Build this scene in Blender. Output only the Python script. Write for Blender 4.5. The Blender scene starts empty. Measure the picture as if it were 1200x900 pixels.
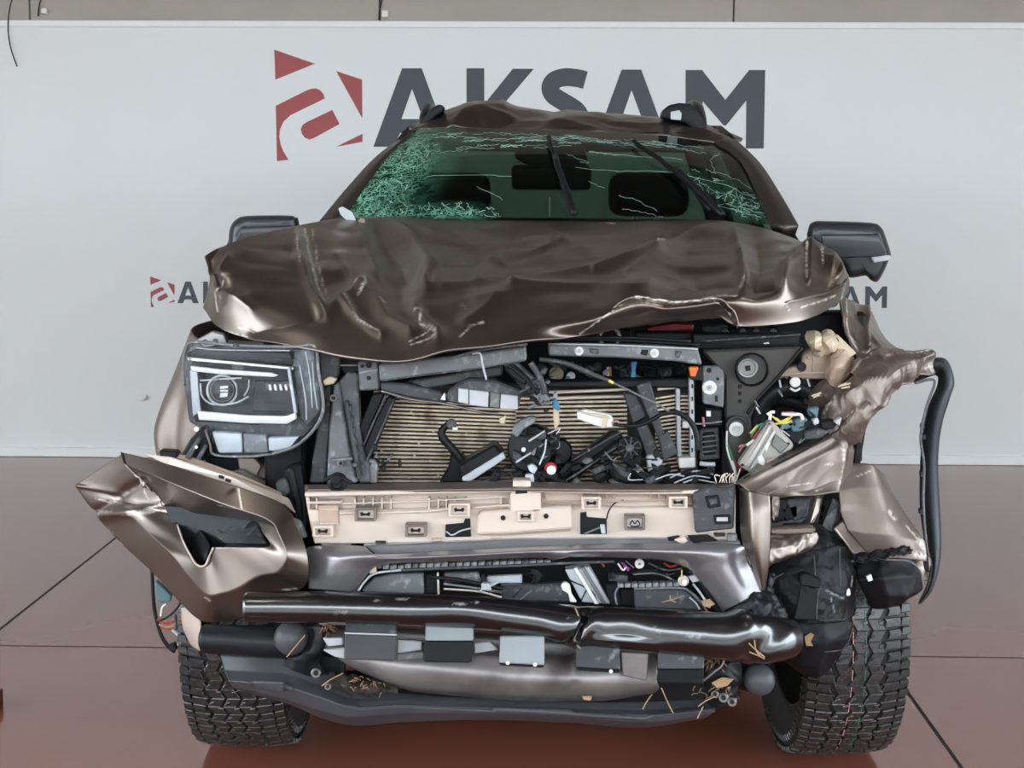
import bpy, bmesh, math, random
import numpy as np
from mathutils import Vector, Matrix, noise, Euler
random.seed(7); np.random.seed(7)
SC = bpy.context.scene; COL = SC.collection
# ------------------------------------------------------------------ camera, sky, exposure
F_PX, CAM_H = 1850.0, 1.5
YAW, PITCH, ROLL = math.radians(1.39), math.radians(6.87), math.radians(0.29)
cam_d = bpy.data.cameras.new('camera'); cam = bpy.data.objects.new('camera', cam_d); COL.objects.link(cam)
cam_d.sensor_width = 36.0; cam_d.lens = 36.0 * F_PX / 1200.0; cam_d.clip_end = 300
CAM_R = Matrix.Rotation(YAW, 3, 'Z') @ Matrix.Rotation(math.pi/2 - PITCH, 3, 'X') @ Matrix.Rotation(ROLL, 3, 'Z')
cam.matrix_world = Matrix.Translation((0, 0, CAM_H)) @ CAM_R.to_4x4()
SC.camera = cam
vs = SC.view_settings
vs.view_transform = 'Standard'; vs.look = 'None'; vs.gamma = 1.0; vs.use_curve_mapping = False
vs.exposure = 2.5
wd = bpy.data.worlds.new('overcast_sky'); SC.world = wd; wd.use_nodes = True
nt = wd.node_tree; bg = nt.nodes['Background']
tc = nt.nodes.new('ShaderNodeTexCoord'); sx = nt.nodes.new('ShaderNodeSeparateXYZ'); rp = nt.nodes.new('ShaderNodeValToRGB')
nt.links.new(tc.outputs['Generated'], sx.inputs[0]); nt.links.new(sx.outputs['Z'], rp.inputs[0]); nt.links.new(rp.outputs[0], bg.inputs[0])
rp.color_ramp.elements[0].position = 0.0; rp.color_ramp.elements[0].color = (0.76, 0.89, 1.0, 1)
rp.color_ramp.elements[1].position = 0.9; rp.color_ramp.elements[1].color = (0.86, 0.94, 1.0, 1)
bg.inputs[1].default_value = 1.9
SC.cycles.max_bounces = 8; SC.cycles.diffuse_bounces = 4; SC.cycles.glossy_bounces = 4
SC.cycles.transparent_max_bounces = 12; SC.cycles.caustics_reflective = False; SC.cycles.caustics_refractive = False
SC.cycles.sample_clamp_indirect = 6.0

RM = np.array(CAM_R)
def at_np(px, py, Y):
    px = np.asarray(px, float); py = np.asarray(py, float); Y = np.asarray(Y, float)
    d = np.stack([(px-600)/F_PX, -(py-450)/F_PX, -np.ones_like(px)], -1) @ RM.T
    t = Y / d[..., 1]
    return d * t[..., None] + np.array([0, 0, CAM_H])
def at(px, py, Y): return Vector(at_np(px, py, Y))
def proj(p):
    q = (np.asarray(p, float) - np.array([0, 0, CAM_H])) @ RM
    return 600 - F_PX*q[..., 0]/q[..., 2], 450 + F_PX*q[..., 1]/q[..., 2]
def W(pts, Y): return [at(p[0], p[1], p[2] if len(p) > 2 else Y) for p in pts]

# ------------------------------------------------------------------ materials
def c(r, g, b):
    f = lambda v: (v/255/12.92 if v/255 <= .04045 else ((v/255+.055)/1.055)**2.4)
    return (f(r), f(g), f(b), 1)
def mat(name, col, rough=.5, metal=0, coat=0, var=0.0, vscale=8, bump=0.0, bscale=40, spec=.5, stretch=None, col2=None, c2at=(.55, .7), c2scale=6, wear=None, rvar=0.0, coat_rough=.05):
    m = bpy.data.materials.new(name); m.use_nodes = True
    n = m.node_tree.nodes; l = m.node_tree.links; b = n['Principled BSDF']
    b.inputs['Base Color'].default_value = col; b.inputs['Roughness'].default_value = rough; b.inputs['Metallic'].default_value = metal
    b.inputs['Coat Weight'].default_value = coat; b.inputs['Coat Roughness'].default_value = coat_rough
    b.inputs['Specular IOR Level'].default_value = spec
    t = n.new('ShaderNodeTexCoord'); src = t.outputs['Object']
    if stretch:
        mp = n.new('ShaderNodeMapping'); mp.inputs['Scale'].default_value = stretch; l.new(src, mp.inputs[0]); src = mp.outputs[0]
    out = None
    def nz(scale, detail=5):
        k = n.new('ShaderNodeTexNoise'); k.inputs['Scale'].default_value = scale; k.inputs['Detail'].default_value = detail; l.new(src, k.inputs['Vector']); return k.outputs[0]
    def mix(fac, a, bcol):
        k = n.new('ShaderNodeMix'); k.data_type = 'RGBA'; l.new(fac, k.inputs[0])
        if hasattr(a, 'is_linked'): l.new(a, k.inputs[6])
        else: k.inputs[6].default_value = a
        k.inputs[7].default_value = bcol; return k.outputs[2]
    if var:
        h = n.new('ShaderNodeHueSaturation'); h.inputs['Color'].default_value = col
        r = n.new('ShaderNodeMapRange'); r.inputs[1].default_value = .3; r.inputs[2].default_value = .7; r.inputs[3].default_value = 1-var; r.inputs[4].default_value = 1+var
        l.new(nz(vscale), r.inputs[0]); l.new(r.outputs[0], h.inputs['Value']); out = h.outputs[0]
    if col2:
        r = n.new('ShaderNodeMapRange'); r.inputs[1].default_value = c2at[0]; r.inputs[2].default_value = c2at[1]
        l.new(nz(c2scale, 8), r.inputs[0]); out = mix(r.outputs[0], out if out else col, col2)
    if wear:
        a = n.new('ShaderNodeAttribute'); a.attribute_name = 'wear'
        k = n.new('ShaderNodeTexNoise'); k.inputs['Scale'].default_value = 90; l.new(t.outputs['Object'], k.inputs['Vector'])
        r = n.new('ShaderNodeMapRange'); r.inputs[1].default_value = .38; r.inputs[2].default_value = .55; l.new(k.outputs[0], r.inputs[0])
        mu = n.new('ShaderNodeMath'); mu.operation = 'MULTIPLY'; l.new(a.outputs['Fac'], mu.inputs[0]); l.new(r.outputs[0], mu.inputs[1])
        out = mix(mu.outputs[0], out if out else col, wear)
        inv = n.new('ShaderNodeMath'); inv.operation = 'MULTIPLY_ADD'; inv.inputs[1].default_value = -metal; inv.inputs[2].default_value = metal
        l.new(mu.outputs[0], inv.inputs[0]); l.new(inv.outputs[0], b.inputs['Metallic'])
    if out: l.new(out, b.inputs['Base Color'])
    if rvar:
        r = n.new('ShaderNodeMapRange'); r.inputs[1].default_value = .35; r.inputs[2].default_value = .65; r.inputs[3].default_value = max(0.02, rough-rvar); r.inputs[4].default_value = rough+rvar
        l.new(nz(5, 6), r.inputs[0]); l.new(r.outputs[0], b.inputs['Roughness'])
    if bump:
        bp = n.new('ShaderNodeBump'); bp.inputs['Strength'].default_value = bump; bp.inputs['Distance'].default_value = .004
        l.new(nz(bscale), bp.inputs['Height']); l.new(bp.outputs[0], b.inputs['Normal'])
    return m
M = {}
M['bronze'] = mat('bronze_paint', c(126,114,105), .40, .97, .22, var=.06, vscale=3, wear=c(205,196,186), bump=.03, bscale=9)
M['bronze_dull'] = mat('scuffed_bronze_paint', c(124,110,101), .5, .7, .12, var=.1, vscale=6, wear=c(200,190,180), col2=c(150,136,126), c2at=(.6,.8), c2scale=9, bump=.12, bscale=14)
M['pillar'] = mat('dark_pillar_paint', c(62,55,50), .4, .3, .2, var=.06)
M['champagne'] = mat('champagne_inner_paint', c(212,195,181), .38, .15, .3, var=.04, vscale=5)
M['cream'] = mat('cream_painted_metal', c(200,182,155), .45, .1, .2, var=.08, vscale=12, bump=.2, bscale=25)
M['pinkbeige'] = mat('beige_body_sealer', c(186,160,142), .5, .05, .1, var=.06, vscale=9)
M['black'] = mat('black_plastic', c(26,27,29), .42, 0, 0, var=.2, vscale=12, bump=.15, bscale=120, spec=0.2)
M['blackmatte'] = mat('black_rubbery_plastic', c(20,20,22), .5, 0, 0, var=.25, vscale=10, bump=.25, bscale=50, wear=c(128,134,138), spec=0.2)
M['darkgrey'] = mat('dark_grey_plastic', c(68,70,72), .42, 0, 0, var=.15, vscale=14, col2=c(118,120,121), c2at=(.56,.72), c2scale=48, bump=.3, bscale=70, spec=0.3)
M['grey'] = mat('dusty_grey_plastic', c(108,111,113), .42, 0, 0, var=.14, vscale=14, col2=c(160,162,162), c2at=(.56,.72), c2scale=42, bump=.3, bscale=70, spec=0.35)
M['padsheen'] = mat('pad_top_reflection', c(146,152,154), .35, 0, 0, var=.05, vscale=15)  # bright reflection on the pad tops, put into the colour
M['lightgrey'] = mat('pale_grey_plastic', c(186,190,194), .4, 0, 0, var=.08, vscale=20)
M['glossblack'] = mat('gloss_black_steel', c(13,13,14), .26, .0, .9, var=.1, bump=.25, bscale=26, spec=.7, wear=c(150,150,150), coat_rough=.11)
M['gunmetal'] = mat('gunmetal_paint', c(146,143,145), .33, .6, .4, var=.08, vscale=9, col2=c(172,170,168), c2at=(.6,.75), c2scale=10, bump=.06, bscale=14)
M['skid'] = mat('silver_skid_plate', c(132,126,124), .42, .5, 0, var=.16, vscale=12, col2=c(88,82,80), c2at=(.5,.75), c2scale=9, bump=.12, bscale=30)
M['airdam'] = mat('dark_air_dam_plastic', c(66,66,70), .42, 0, 0, var=.15, vscale=7, bump=.12, bscale=60, col2=c(76,72,72), c2at=(.5,.85), c2scale=5, spec=0.3)
M['charcoal'] = mat('charcoal_brown_plastic', c(66,62,59), .45, 0, 0, var=.15, vscale=12, bump=.2, bscale=70, spec=.35)
M['flare'] = mat('weathered_black_flare', c(58,63,66), .4, 0, 0, var=.12, vscale=9, bump=.1, bscale=60, wear=c(140,146,150), spec=0.35)
M['rubber'] = mat('tyre_rubber', c(38,37,37), .5, 0, 0, var=.2, vscale=20, bump=.25, bscale=60, spec=0.3)
M['tread'] = mat('wet_tread_rubber', c(50,49,48), .3, 0, .1, var=.3, vscale=60, bump=.6, bscale=70, rvar=.14)
M['mirror_black'] = mat('satin_black_mirror_shell', c(44,46,50), .38, 0, .2, var=.05, spec=0.3)
M['core'] = mat('radiator_tube_metal', c(196,180,160), .38, .6, 0, var=.12, vscale=30, col2=c(120,92,72), c2at=(.5,.75), c2scale=22)
M['corefin'] = mat('radiator_fin_dark', c(40,33,29), .6, .2, 0, var=.3, vscale=40)
M['metal'] = mat('bare_metal', c(190,188,184), .32, .8, 0, var=.1, vscale=20, bump=.15, bscale=40)
M['steel'] = mat('dull_steel', c(120,118,115), .42, .7, 0, var=.15, vscale=20, bump=.2, bscale=40)
M['white'] = mat('white_plastic', c(228,226,220), .4, var=.03)
M['orange'] = mat('orange_plastic', c(226,110,38), .45, var=.05)
M['blue'] = mat('blue_plastic', c(62,128,168), .45, var=.08)
M['red'] = mat('red_plastic', c(168,28,30), .4, var=.08)
M['teal'] = mat('teal_connector', c(80,112,118), .5, var=.1)
M['yellow'] = mat('yellow_wire', c(214,196,90), .5, var=.05)
M['green'] = mat('green_wire', c(52,120,88), .5, var=.05)
M['pink'] = mat('pink_wire', c(196,120,128), .5, var=.05)
M['purple'] = mat('purple_wire', c(150,60,140), .5, var=.05)
M['straw'] = mat('dry_straw', c(158,128,94), .7, var=.2, vscale=30)
M['dirt'] = mat('packed_dirt', c(46,38,32), .8, var=.4, vscale=60, bump=.8, bscale=80)
M['module'] = mat('cast_aluminium_case', c(172,166,158), .42, .45, 0, var=.1, vscale=20, bump=.2, bscale=60)
M['sign'] = mat('white_sign_vinyl', c(226,228,226), .42, 0, 0, var=.012, vscale=2)
M['signtrim'] = mat('white_sign_edge', c(236,238,236), .4, var=.01)
M['ink'] = mat('charcoal_vinyl_letter', c(52,58,66), .45, var=.03)
M['inkred'] = mat('red_vinyl_emblem', c(158,62,62), .45, var=.03)
M['concrete'] = mat('beige_grey_wall_panel', c(172,164,154), .75, var=.05, vscale=3, bump=.1, bscale=30)
M['ceiling'] = mat('grey_ceiling_sheet', c(112,112,112), .6, var=.05)
M['floor'] = mat('glossy_red_brown_floor', c(138,80,63), .2, 0, 0, var=.07, vscale=1.2, spec=1.0)
M['joint'] = mat('dark_floor_joint', c(34,26,24), .8)
M['ground'] = mat('grey_asphalt', c(120,118,116), .8, var=.1)
M['seat'] = mat('black_seat_fabric', c(20,21,22), .75, var=.1, spec=0.2)
M['cabin'] = mat('dark_cabin_trim', c(24,26,26), .7, var=.1, spec=0.15)
M['liner'] = mat('grey_headliner', c(90,96,94), .8, var=.05)
M['crackwhite'] = mat('crushed_glass_edge', c(168,204,190), .25, 0, .3, var=.2, vscale=60)
M['brick'] = mat('red_brown_wood', c(110,62,40), .7, var=.2)
def emit_mat(name, col, s):
    m = bpy.data.materials.new(name); m.use_nodes = True; n = m.node_tree.nodes
    b = n['Principled BSDF']; b.inputs['Emission Color'].default_value = col; b.inputs['Emission Strength'].default_value = s; b.inputs['Base Color'].default_value = col
    return m
M['added_tube'] = emit_mat('added_lamp_tube', (1, .97, .92, 1), 14.0)
def glass_mat(name, tint, gloss=.035, rough=.02, crack=False):
    m = bpy.data.materials.new(name); m.use_nodes = True; n = m.node_tree.nodes; l = m.node_tree.links
    n.remove(n['Principled BSDF']); o = n['Material Output']
    tr = n.new('ShaderNodeBsdfTransparent'); tr.inputs[0].default_value = tint
    gl = n.new('ShaderNodeBsdfGlossy'); gl.inputs['Roughness'].default_value = rough; gl.inputs[0].default_value = (.95, 1, .97, 1)
    lw = n.new('ShaderNodeLayerWeight'); pw = n.new('ShaderNodeMath'); pw.operation = 'POWER'; pw.inputs[1].default_value = 5.0; l.new(lw.outputs['Facing'], pw.inputs[0])
    fr = n.new('ShaderNodeMath'); fr.operation = 'MULTIPLY_ADD'; fr.inputs[1].default_value = .45; fr.inputs[2].default_value = gloss; l.new(pw.outputs[0], fr.inputs[0])
    mx = n.new('ShaderNodeMixShader'); l.new(fr.outputs[0], mx.inputs[0]); l.new(tr.outputs[0], mx.inputs[1]); l.new(gl.outputs[0], mx.inputs[2])
    last = mx.outputs[0]
    if crack:
        tc = n.new('ShaderNodeTexCoord')
        nz = n.new('ShaderNodeTexNoise'); nz.inputs['Scale'].default_value = 14; nz.inputs['Detail'].default_value = 4; l.new(tc.outputs['Object'], nz.inputs['Vector'])
        mxv = n.new('ShaderNodeMix'); mxv.data_type = 'VECTOR'; mxv.inputs[0].default_value = .06; l.new(tc.outputs['Object'], mxv.inputs[4]); l.new(nz.outputs['Color'], mxv.inputs[5])
        at_ = n.new('ShaderNodeAttribute'); at_.attribute_name = 'wear'
        tot = None
        for sc_, wd_ in ((17, .035), (38, .055), (80, .08)):
            v = n.new('ShaderNodeTexVoronoi'); v.feature = 'DISTANCE_TO_EDGE'; v.inputs['Scale'].default_value = sc_; l.new(mxv.outputs[1], v.inputs['Vector'])
            r = n.new('ShaderNodeMapRange'); r.inputs[1].default_value = wd_; r.inputs[2].default_value = wd_*.4; r.inputs[3].default_value = 0; r.inputs[4].default_value = 1
            l.new(v.outputs['Distance'], r.inputs[0])
            if tot is None: tot = r.outputs[0]
            else:
                k = n.new('ShaderNodeMath'); k.operation = 'MAXIMUM'; l.new(tot, k.inputs[0]); l.new(r.outputs[0], k.inputs[1]); tot = k.outputs[0]
        n2 = n.new('ShaderNodeTexNoise'); n2.inputs['Scale'].default_value = 22; l.new(tc.outputs['Object'], n2.inputs['Vector'])
        r2 = n.new('ShaderNodeMapRange'); r2.inputs[1].default_value = .22; r2.inputs[2].default_value = .45; l.new(n2.outputs[0], r2.inputs[0])
        k = n.new('ShaderNodeMath'); k.operation = 'MULTIPLY'; l.new(tot, k.inputs[0]); l.new(at_.outputs['Fac'], k.inputs[1])
        k2 = n.new('ShaderNodeMath'); k2.operation = 'MULTIPLY'; l.new(k.outputs[0], k2.inputs[0]); l.new(r2.outputs[0], k2.inputs[1])
        # bruised glass between the cracks: a thin milky green film
        k3 = n.new('ShaderNodeMath'); k3.operation = 'MULTIPLY'; k3.inputs[1].default_value = .17; l.new(at_.outputs['Fac'], k3.inputs[0])
        k4 = n.new('ShaderNodeMath'); k4.operation = 'MAXIMUM'; l.new(k2.outputs[0], k4.inputs[0]); l.new(k3.outputs[0], k4.inputs[1])
        cr = n.new('ShaderNodeMix'); cr.data_type = 'RGBA'; l.new(k2.outputs[0], cr.inputs[0]); cr.inputs[6].default_value = c(24, 96, 72); cr.inputs[7].default_value = c(128, 192, 166)
        b = n.new('ShaderNodeBsdfPrincipled'); b.inputs['Roughness'].default_value = .25; l.new(cr.outputs[2], b.inputs['Base Color'])
        m2 = n.new('ShaderNodeMixShader'); l.new(k4.outputs[0], m2.inputs[0]); l.new(last, m2.inputs[1]); l.new(b.outputs[0], m2.inputs[2]); last = m2.outputs[0]
    l.new(last, o.inputs[0]); return m
M['windshield'] = glass_mat('laminated_green_glass', (.25, .325, .285, 1), crack=True)
M['cabglass'] = glass_mat('privacy_glass', (.44, .52, .47, 1))
M['lens'] = glass_mat('clear_lamp_lens', (.88, .90, .92, 1), gloss=.012)

# ------------------------------------------------------------------ mesh helpers
ORI = {}   # world origin of every object (all parents are only translated)
def tag(o, label=None, cat=None, group=None, kind=None):
    if label: o['label'] = label
    if cat: o['category'] = cat
    if group: o['group'] = group
    if kind: o['kind'] = kind
    return o
def empty(name, loc, parent=None):
    o = bpy.data.objects.new(name, None); COL.objects.link(o); o.empty_display_size = .1
    ORI[o] = Vector(loc); o.location = ORI[o] - (ORI[parent] if parent else Vector())
    if parent: o.parent = parent
    return o
def add(name, verts, faces, m, parent=None, smooth=False, bevel=0, seg=1, solid=0, sub=0, wear=None, origin=None, angle=.5, label=None, kind=None):
    V = np.asarray([tuple(v) for v in verts], float)
    o0 = Vector((V.min(0)+V.max(0))/2) if origin is None else Vector(origin)
    me = bpy.data.meshes.new(name); me.from_pydata((V - np.array(o0)).tolist(), [], faces); me.update()
    if wear is not None:
        a = me.attributes.new('wear', 'FLOAT', 'POINT'); a.data.foreach_set('value', np.asarray(wear, np.float32))
    ms = m if isinstance(m, (list, tuple)) else [m]
    for k in ms: me.materials.append(M[k] if isinstance(k, str) else k)
    if smooth: me.shade_smooth()
    o = bpy.data.objects.new(name, me); COL.objects.link(o)
    ORI[o] = o0; o.location = o0 - (ORI[parent] if parent else Vector())
    if parent: o.parent = parent
    if sub:
        k = o.modifiers.new('sub', 'SUBSURF'); k.levels = sub; k.render_levels = sub
    if solid:
        k = o.modifiers.new('solid', 'SOLIDIFY'); k.thickness = solid; k.offset = -1
    if bevel:
        k = o.modifiers.new('bevel', 'BEVEL'); k.width = bevel; k.segments = seg; k.limit_method = 'ANGLE'; k.angle_limit = angle
        if seg > 1: me.shade_smooth()
    tag(o, label, kind=kind)
    return o
class MB:
    def __init__(s): s.v = []; s.f = []
    def put(s, v, f):
        k = len(s.v); s.v += [tuple(p) for p in v]; s.f += [tuple(i+k for i in q) for q in f]
    def quad(s, a, b, cc, d): s.put([a, b, cc, d], [(0, 1, 2, 3)])
    def box(s, cen, half, R=None):
        vs_ = [Vector((x*half[0], y*half[1], z*half[2])) for x in (-1, 1) for y in (-1, 1) for z in (-1, 1)]
        if R is not None: vs_ = [R @ v for v in vs_]
        s.put([Vector(cen)+v for v in vs_], [(0,1,3,2), (4,6,7,5), (0,4,5,1), (2,3,7,6), (0,2,6,4), (1,5,7,3)])
    def prism(s, front, d):
        n_ = len(front); d = Vector(d)
        s.put(list(front)+[Vector(p)+d for p in front], [tuple(range(n_)), tuple(range(2*n_-1, n_-1, -1))] + [(i, i+n_, (i+1) % n_+n_, (i+1) % n_) for i in range(n_)])
    def frame(s, outer, inner, d):
        n_ = len(outer); d = Vector(d)
        v = list(outer)+list(inner)+[Vector(p)+d for p in outer]+[Vector(p)+d for p in inner]; f = []
        for i in range(n_):
            j = (i+1) % n_
            f += [(i, i+n_, j+n_, j), (i, j, j+2*n_, i+2*n_), (i+n_, i+3*n_, j+3*n_, j+n_), (i+2*n_, j+2*n_, j+3*n_, i+3*n_)]
        s.put(v, f)
    def tube(s, pts, r, seg=8, cap=True, flat=1.0):
        pts = [Vector(p) for p in pts]; n_ = len(pts); rs = r if isinstance(r, (list, tuple, np.ndarray)) else [r]*n_
        t0 = (pts[1]-pts[0]).normalized(); up = Vector((0, 0, 1)) if abs(t0.z) < .9 else Vector((0, 1, 0))
        a = t0.cross(up).normalized(); vv = []; ff = []
        for i in range(n_):
            t = (pts[min(i+1, n_-1)]-pts[max(i-1, 0)]).normalized()
            a = (a - t*a.dot(t)).normalized(); b = t.cross(a)
            for k in range(seg):
                w = 2*math.pi*k/seg; vv.append(pts[i] + a*(math.cos(w)*rs[i]*flat) + b*(math.sin(w)*rs[i]))
        for i in range(n_-1):
            for k in range(seg):
                ff.append((i*seg+k, i*seg+(k+1) % seg, (i+1)*seg+(k+1) % seg, (i+1)*seg+k))
        if cap: ff += [tuple(range(seg-1, -1, -1)), tuple((n_-1)*seg+k for k in range(seg))]
        s.put(vv, ff)
    def lathe(s, cen, axis, prof, seg=20):
        ax = Vector(axis).normalized(); up = Vector((0, 0, 1)) if abs(ax.z) < .9 else Vector((1, 0, 0))
        a = ax.cross(up).normalized(); b = ax.cross(a); cen = Vector(cen); vv = []; ff = []; n_ = len(prof)
        for r, h in prof:
            for k in range(seg):
                w = 2*math.pi*k/seg; vv.append(cen+ax*h+(a*math.cos(w)+b*math.sin(w))*max(r, 1e-4))
        for i in range(n_-1):
            for k in range(seg): ff.append((i*seg+k, (i+1)*seg+k, (i+1)*seg+(k+1) % seg, i*seg+(k+1) % seg))
        s.put(vv, ff)
    def build(s, name, m, parent=None, **kw): return add(name, s.v, s.f, m, parent, **kw)

def cr(P, n, closed=False):
    """Catmull-Rom resampling along axis 0 of an array (k, ...)."""
    P = np.asarray(P, float); k = len(P)
    t = np.linspace(0, k if closed else k-1, n, endpoint=not closed); i = np.minimum(t.astype(int), (k-1) if closed else k-2); u = t-i
    if closed: g = lambda j: P[j % k]
    else:
        ext = np.concatenate([[2*P[0]-P[1]], P, [2*P[-1]-P[-2]]]); g = lambda j: ext[np.clip(j+1, 0, k+1)]
    u = u.reshape((-1,)+(1,)*(P.ndim-1))
    p0, p1, p2, p3 = g(i-1), g(i), g(i+1), g(i+2)
    return .5*(2*p1+(p2-p0)*u+(2*p0-5*p1+4*p2-p3)*u*u+(3*p1-p0-3*p2+p3)*u**3)
def lin(P, n):
    P = np.asarray(P, float); k = len(P); t = np.linspace(0, k-1, n); i = np.minimum(t.astype(int), k-2); u = (t-i).reshape((-1,)+(1,)*(P.ndim-1))
    return P[i]*(1-u)+P[i+1]*u
def pxarr(rows):
    a = np.array(rows, float); return at_np(a[..., 0], a[..., 1], a[..., 2])
def seg_dist(px, py, line):
    d = np.full(px.shape, 1e9)
    for (x0, y0), (x1, y1) in zip(line[:-1], line[1:]):
        vx, vy = x1-x0, y1-y0; L = vx*vx+vy*vy+1e-9
        t = np.clip(((px-x0)*vx+(py-y0)*vy)/L, 0, 1); d = np.minimum(d, np.hypot(px-x0-t*vx, py-y0-t*vy))
    return d
def crumple(G, amp, scale, seed=0, sharp=True):
    out = np.zeros(G.shape[:-1]); flat = G.reshape(-1, 3); o = np.zeros(len(flat))
    for i, p in enumerate(flat):
        q = Vector((p[0]*scale+seed*7.1, p[1]*scale, p[2]*scale))
        a = noise.noise(q); b = noise.noise(q*2.3+Vector((5, 1, 2)))
        o[i] = ((.5-abs(a))*1.2+(.4-abs(b))*.5) if sharp else a+.4*b
    return o.reshape(out.shape)*amp
def normals(G):
    du = np.gradient(G, axis=1); dv = np.gradient(G, axis=0); n = np.cross(du, dv); n /= np.linalg.norm(n, axis=-1, keepdims=True)+1e-9
    flip = np.where(((G-np.array([0, 0, CAM_H]))*n).sum(-1, keepdims=True) > 0, -1, 1); return n*flip
def grid_faces(nv, nu, closed=False):
    f = []
    for i in range(nv-1):
        for j in range(nu if closed else nu-1):
            k = (j+1) % nu; f.append((i*nu+j, i*nu+k, (i+1)*nu+k, (i+1)*nu+j))
    return f
def surf(name, rows, m, parent, nu=60, nv=40, closed=False, th=.004, ridges=(), crum=None, scratches=(), wear_noise=0, linear=False, lv=False, fade=0, disp_dir=None, smooth=True, label=None, world=None, kind=None):
    """Interpolated sheet through rows of (pixel x, pixel y, depth) points, with folds, crumples and scratches."""
    G = pxarr(rows) if world is None else np.array(world, float)
    G = (lin if (linear or lv) else cr)(G, nv)
    G = np.swapaxes(cr(np.swapaxes(G, 0, 1), nu, closed) if not linear else lin(np.swapaxes(G, 0, 1), nu), 0, 1)
    px, py = proj(G); N = normals(G) if disp_dir is None else np.broadcast_to(np.array(disp_dir, float), G.shape)
    D = np.zeros(px.shape)
    for line, w, h in ridges:
        d = seg_dist(px, py, line); D += h*np.exp(-(d/w)) if w < 0 else h*np.exp(-(d/w)**1.3)
    for cc in ([crum] if isinstance(crum, tuple) else (crum or [])): D += crumple(G, *cc)
    if fade: D *= np.clip(np.linspace(0, 1, nv)/fade, 0, 1)[:, None]**.8
    wear = np.zeros(px.shape)
    for line, w in scratches:
        wear = np.maximum(wear, np.clip(1.4-seg_dist(px, py, line)/w, 0, 1))
    G = G+N*D[..., None]
    v = G.reshape(-1, 3); f = grid_faces(nv, nu, closed)
    # front faces towards the camera so the thickness goes inwards
    a, b, d = G[nv//2, nu//2], G[nv//2, min(nu//2+1, nu-1)], G[min(nv//2+1, nv-1), nu//2]
    if np.dot(np.cross(b-a, d-a), a-np.array([0, 0, CAM_H])) > 0: f = [q[::-1] for q in f]
    return add(name, v, f, m, parent, smooth=smooth, solid=th, wear=wear.reshape(-1), label=label, kind=kind)
def plate(name, pts, m, parent, Y, th=.02, bevel=.002, seg=1, label=None, d=None, kind=None):
    w = W(pts, Y); b = MB(); b.prism(w, d if d else (0, th, 0))
    o = b.build(name, m, parent, bevel=bevel, seg=seg, label=label, kind=kind); fixn(o); return o
def fixn(o):
    bm = bmesh.new(); bm.from_mesh(o.data); bmesh.ops.recalc_face_normals(bm, faces=bm.faces); bm.to_mesh(o.data); bm.free()
def frame_px(name, outer, inner, m, parent, Y, th=.02, bevel=.0015, label=None):
    b = MB(); b.frame(W(outer, Y), W(inner, Y), (0, th, 0)); o = b.build(name, m, parent, bevel=bevel, label=label); fixn(o); return o
def tube_px(name, pts, rpx, m, parent, Y, seg=8, n=None, label=None, flat=1.0, rib=0, kind=None):
    w = np.array([tuple(p) for p in W(pts, Y)]); n = n or max(6, 5*len(pts)); w = cr(w, n) if len(pts) > 2 else lin(w, n)
    r = np.array(cr(np.array(rpx, float), n)) if isinstance(rpx, (list, tuple)) else np.full(n, float(rpx))
    r = r*w[:, 1]/F_PX
    if rib: r = r*(1+.16*np.where(np.arange(n) % 2 == 0, 1, -1))
    b = MB(); b.tube(w, r, seg, flat=flat); o = b.build(name, m, parent, smooth=True, label=label, kind=kind); return o
def disc_px(name, px, py, rpx, m, parent, Y, prof=None, seg=20, axis=(0, -1, 0), label=None):
    cen = at(px, py, Y); r = rpx*Y/F_PX
    prof = prof or [(1, -.6), (1, .0), (.85, .12), (.0, .12)]
    b = MB(); b.lathe(cen, axis, [(a*r, h*r) for a, h in prof], seg); o = b.build(name, m, parent, label=label); fixn(o)
    o.data.shade_smooth(); k = o.modifiers.new('split', 'EDGE_SPLIT'); k.split_angle = .6; return o
def rect(x0, y0, x1, y1): return [(x0, y0), (x1, y0), (x1, y1), (x0, y1)]
# ------------------------------------------------------------------ the setting
YW = 8.90            # wall face
floor = MB(); floor.box((0, 3, -.0607), (10, 6.2, .06))
floor = floor.build('floor', 'joint'); floor['kind'] = 'structure'
xs = [-1.89+2.985*k for k in range(-3, 5)]; ys = [-3.2, 1.35, 5.064, 9.05]
for i in range(len(xs)-1):
    for j in range(len(ys)-1):
        b = MB(); g = .006
        b.box(((xs[i]+xs[i+1])/2, (ys[j]+ys[j+1])/2, -.02), ((xs[i+1]-xs[i])/2-g, (ys[j+1]-ys[j])/2-g, .02))
        b.build('slab', 'floor', floor)
gr = MB(); gr.box((0, -30, -.2), (80, 60, .06)); gr = gr.build('ground', 'ground'); gr['kind'] = 'structure'
yw = MB(); yw.box((0, -16, 2.0), (40, .2, 2.0)); yw = yw.build('wall_yard_added', 'concrete'); yw['kind'] = 'structure'  # unseen wall added behind the camera to darken front reflections
for nm, xx in (('wall_left_added', -7.6), ('wall_right_added', 7.6)):
    b = MB(); b.box((xx, 6.9, 2.2), (.1, 2.1, 2.2)); b = b.build(nm, 'concrete'); b['kind'] = 'structure'  # side walls added out of view to cut light from the sides
wall = MB(); wall.box((0, YW+.16, 2.3), (10, .1, 2.3)); wall = wall.build('wall_back', 'joint'); wall['kind'] = 'structure'
x860 = at(860, 10, YW).x; step = at(860, 10, YW).x-at(445, 10, YW).x
for k in range(-6, 4):
    x0 = x860+k*step; b = MB(); b.box((x0+step/2, YW+.03, 2.3), (step/2-.004, .03, 2.3)); b.build('panel', 'concrete', wall, bevel=.003)
ceil = MB(); ceil.box((0, 1.6, 4.48), (10, 7.6, .06)); ceil = ceil.build('ceiling', 'ceiling'); ceil['kind'] = 'structure'
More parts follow.
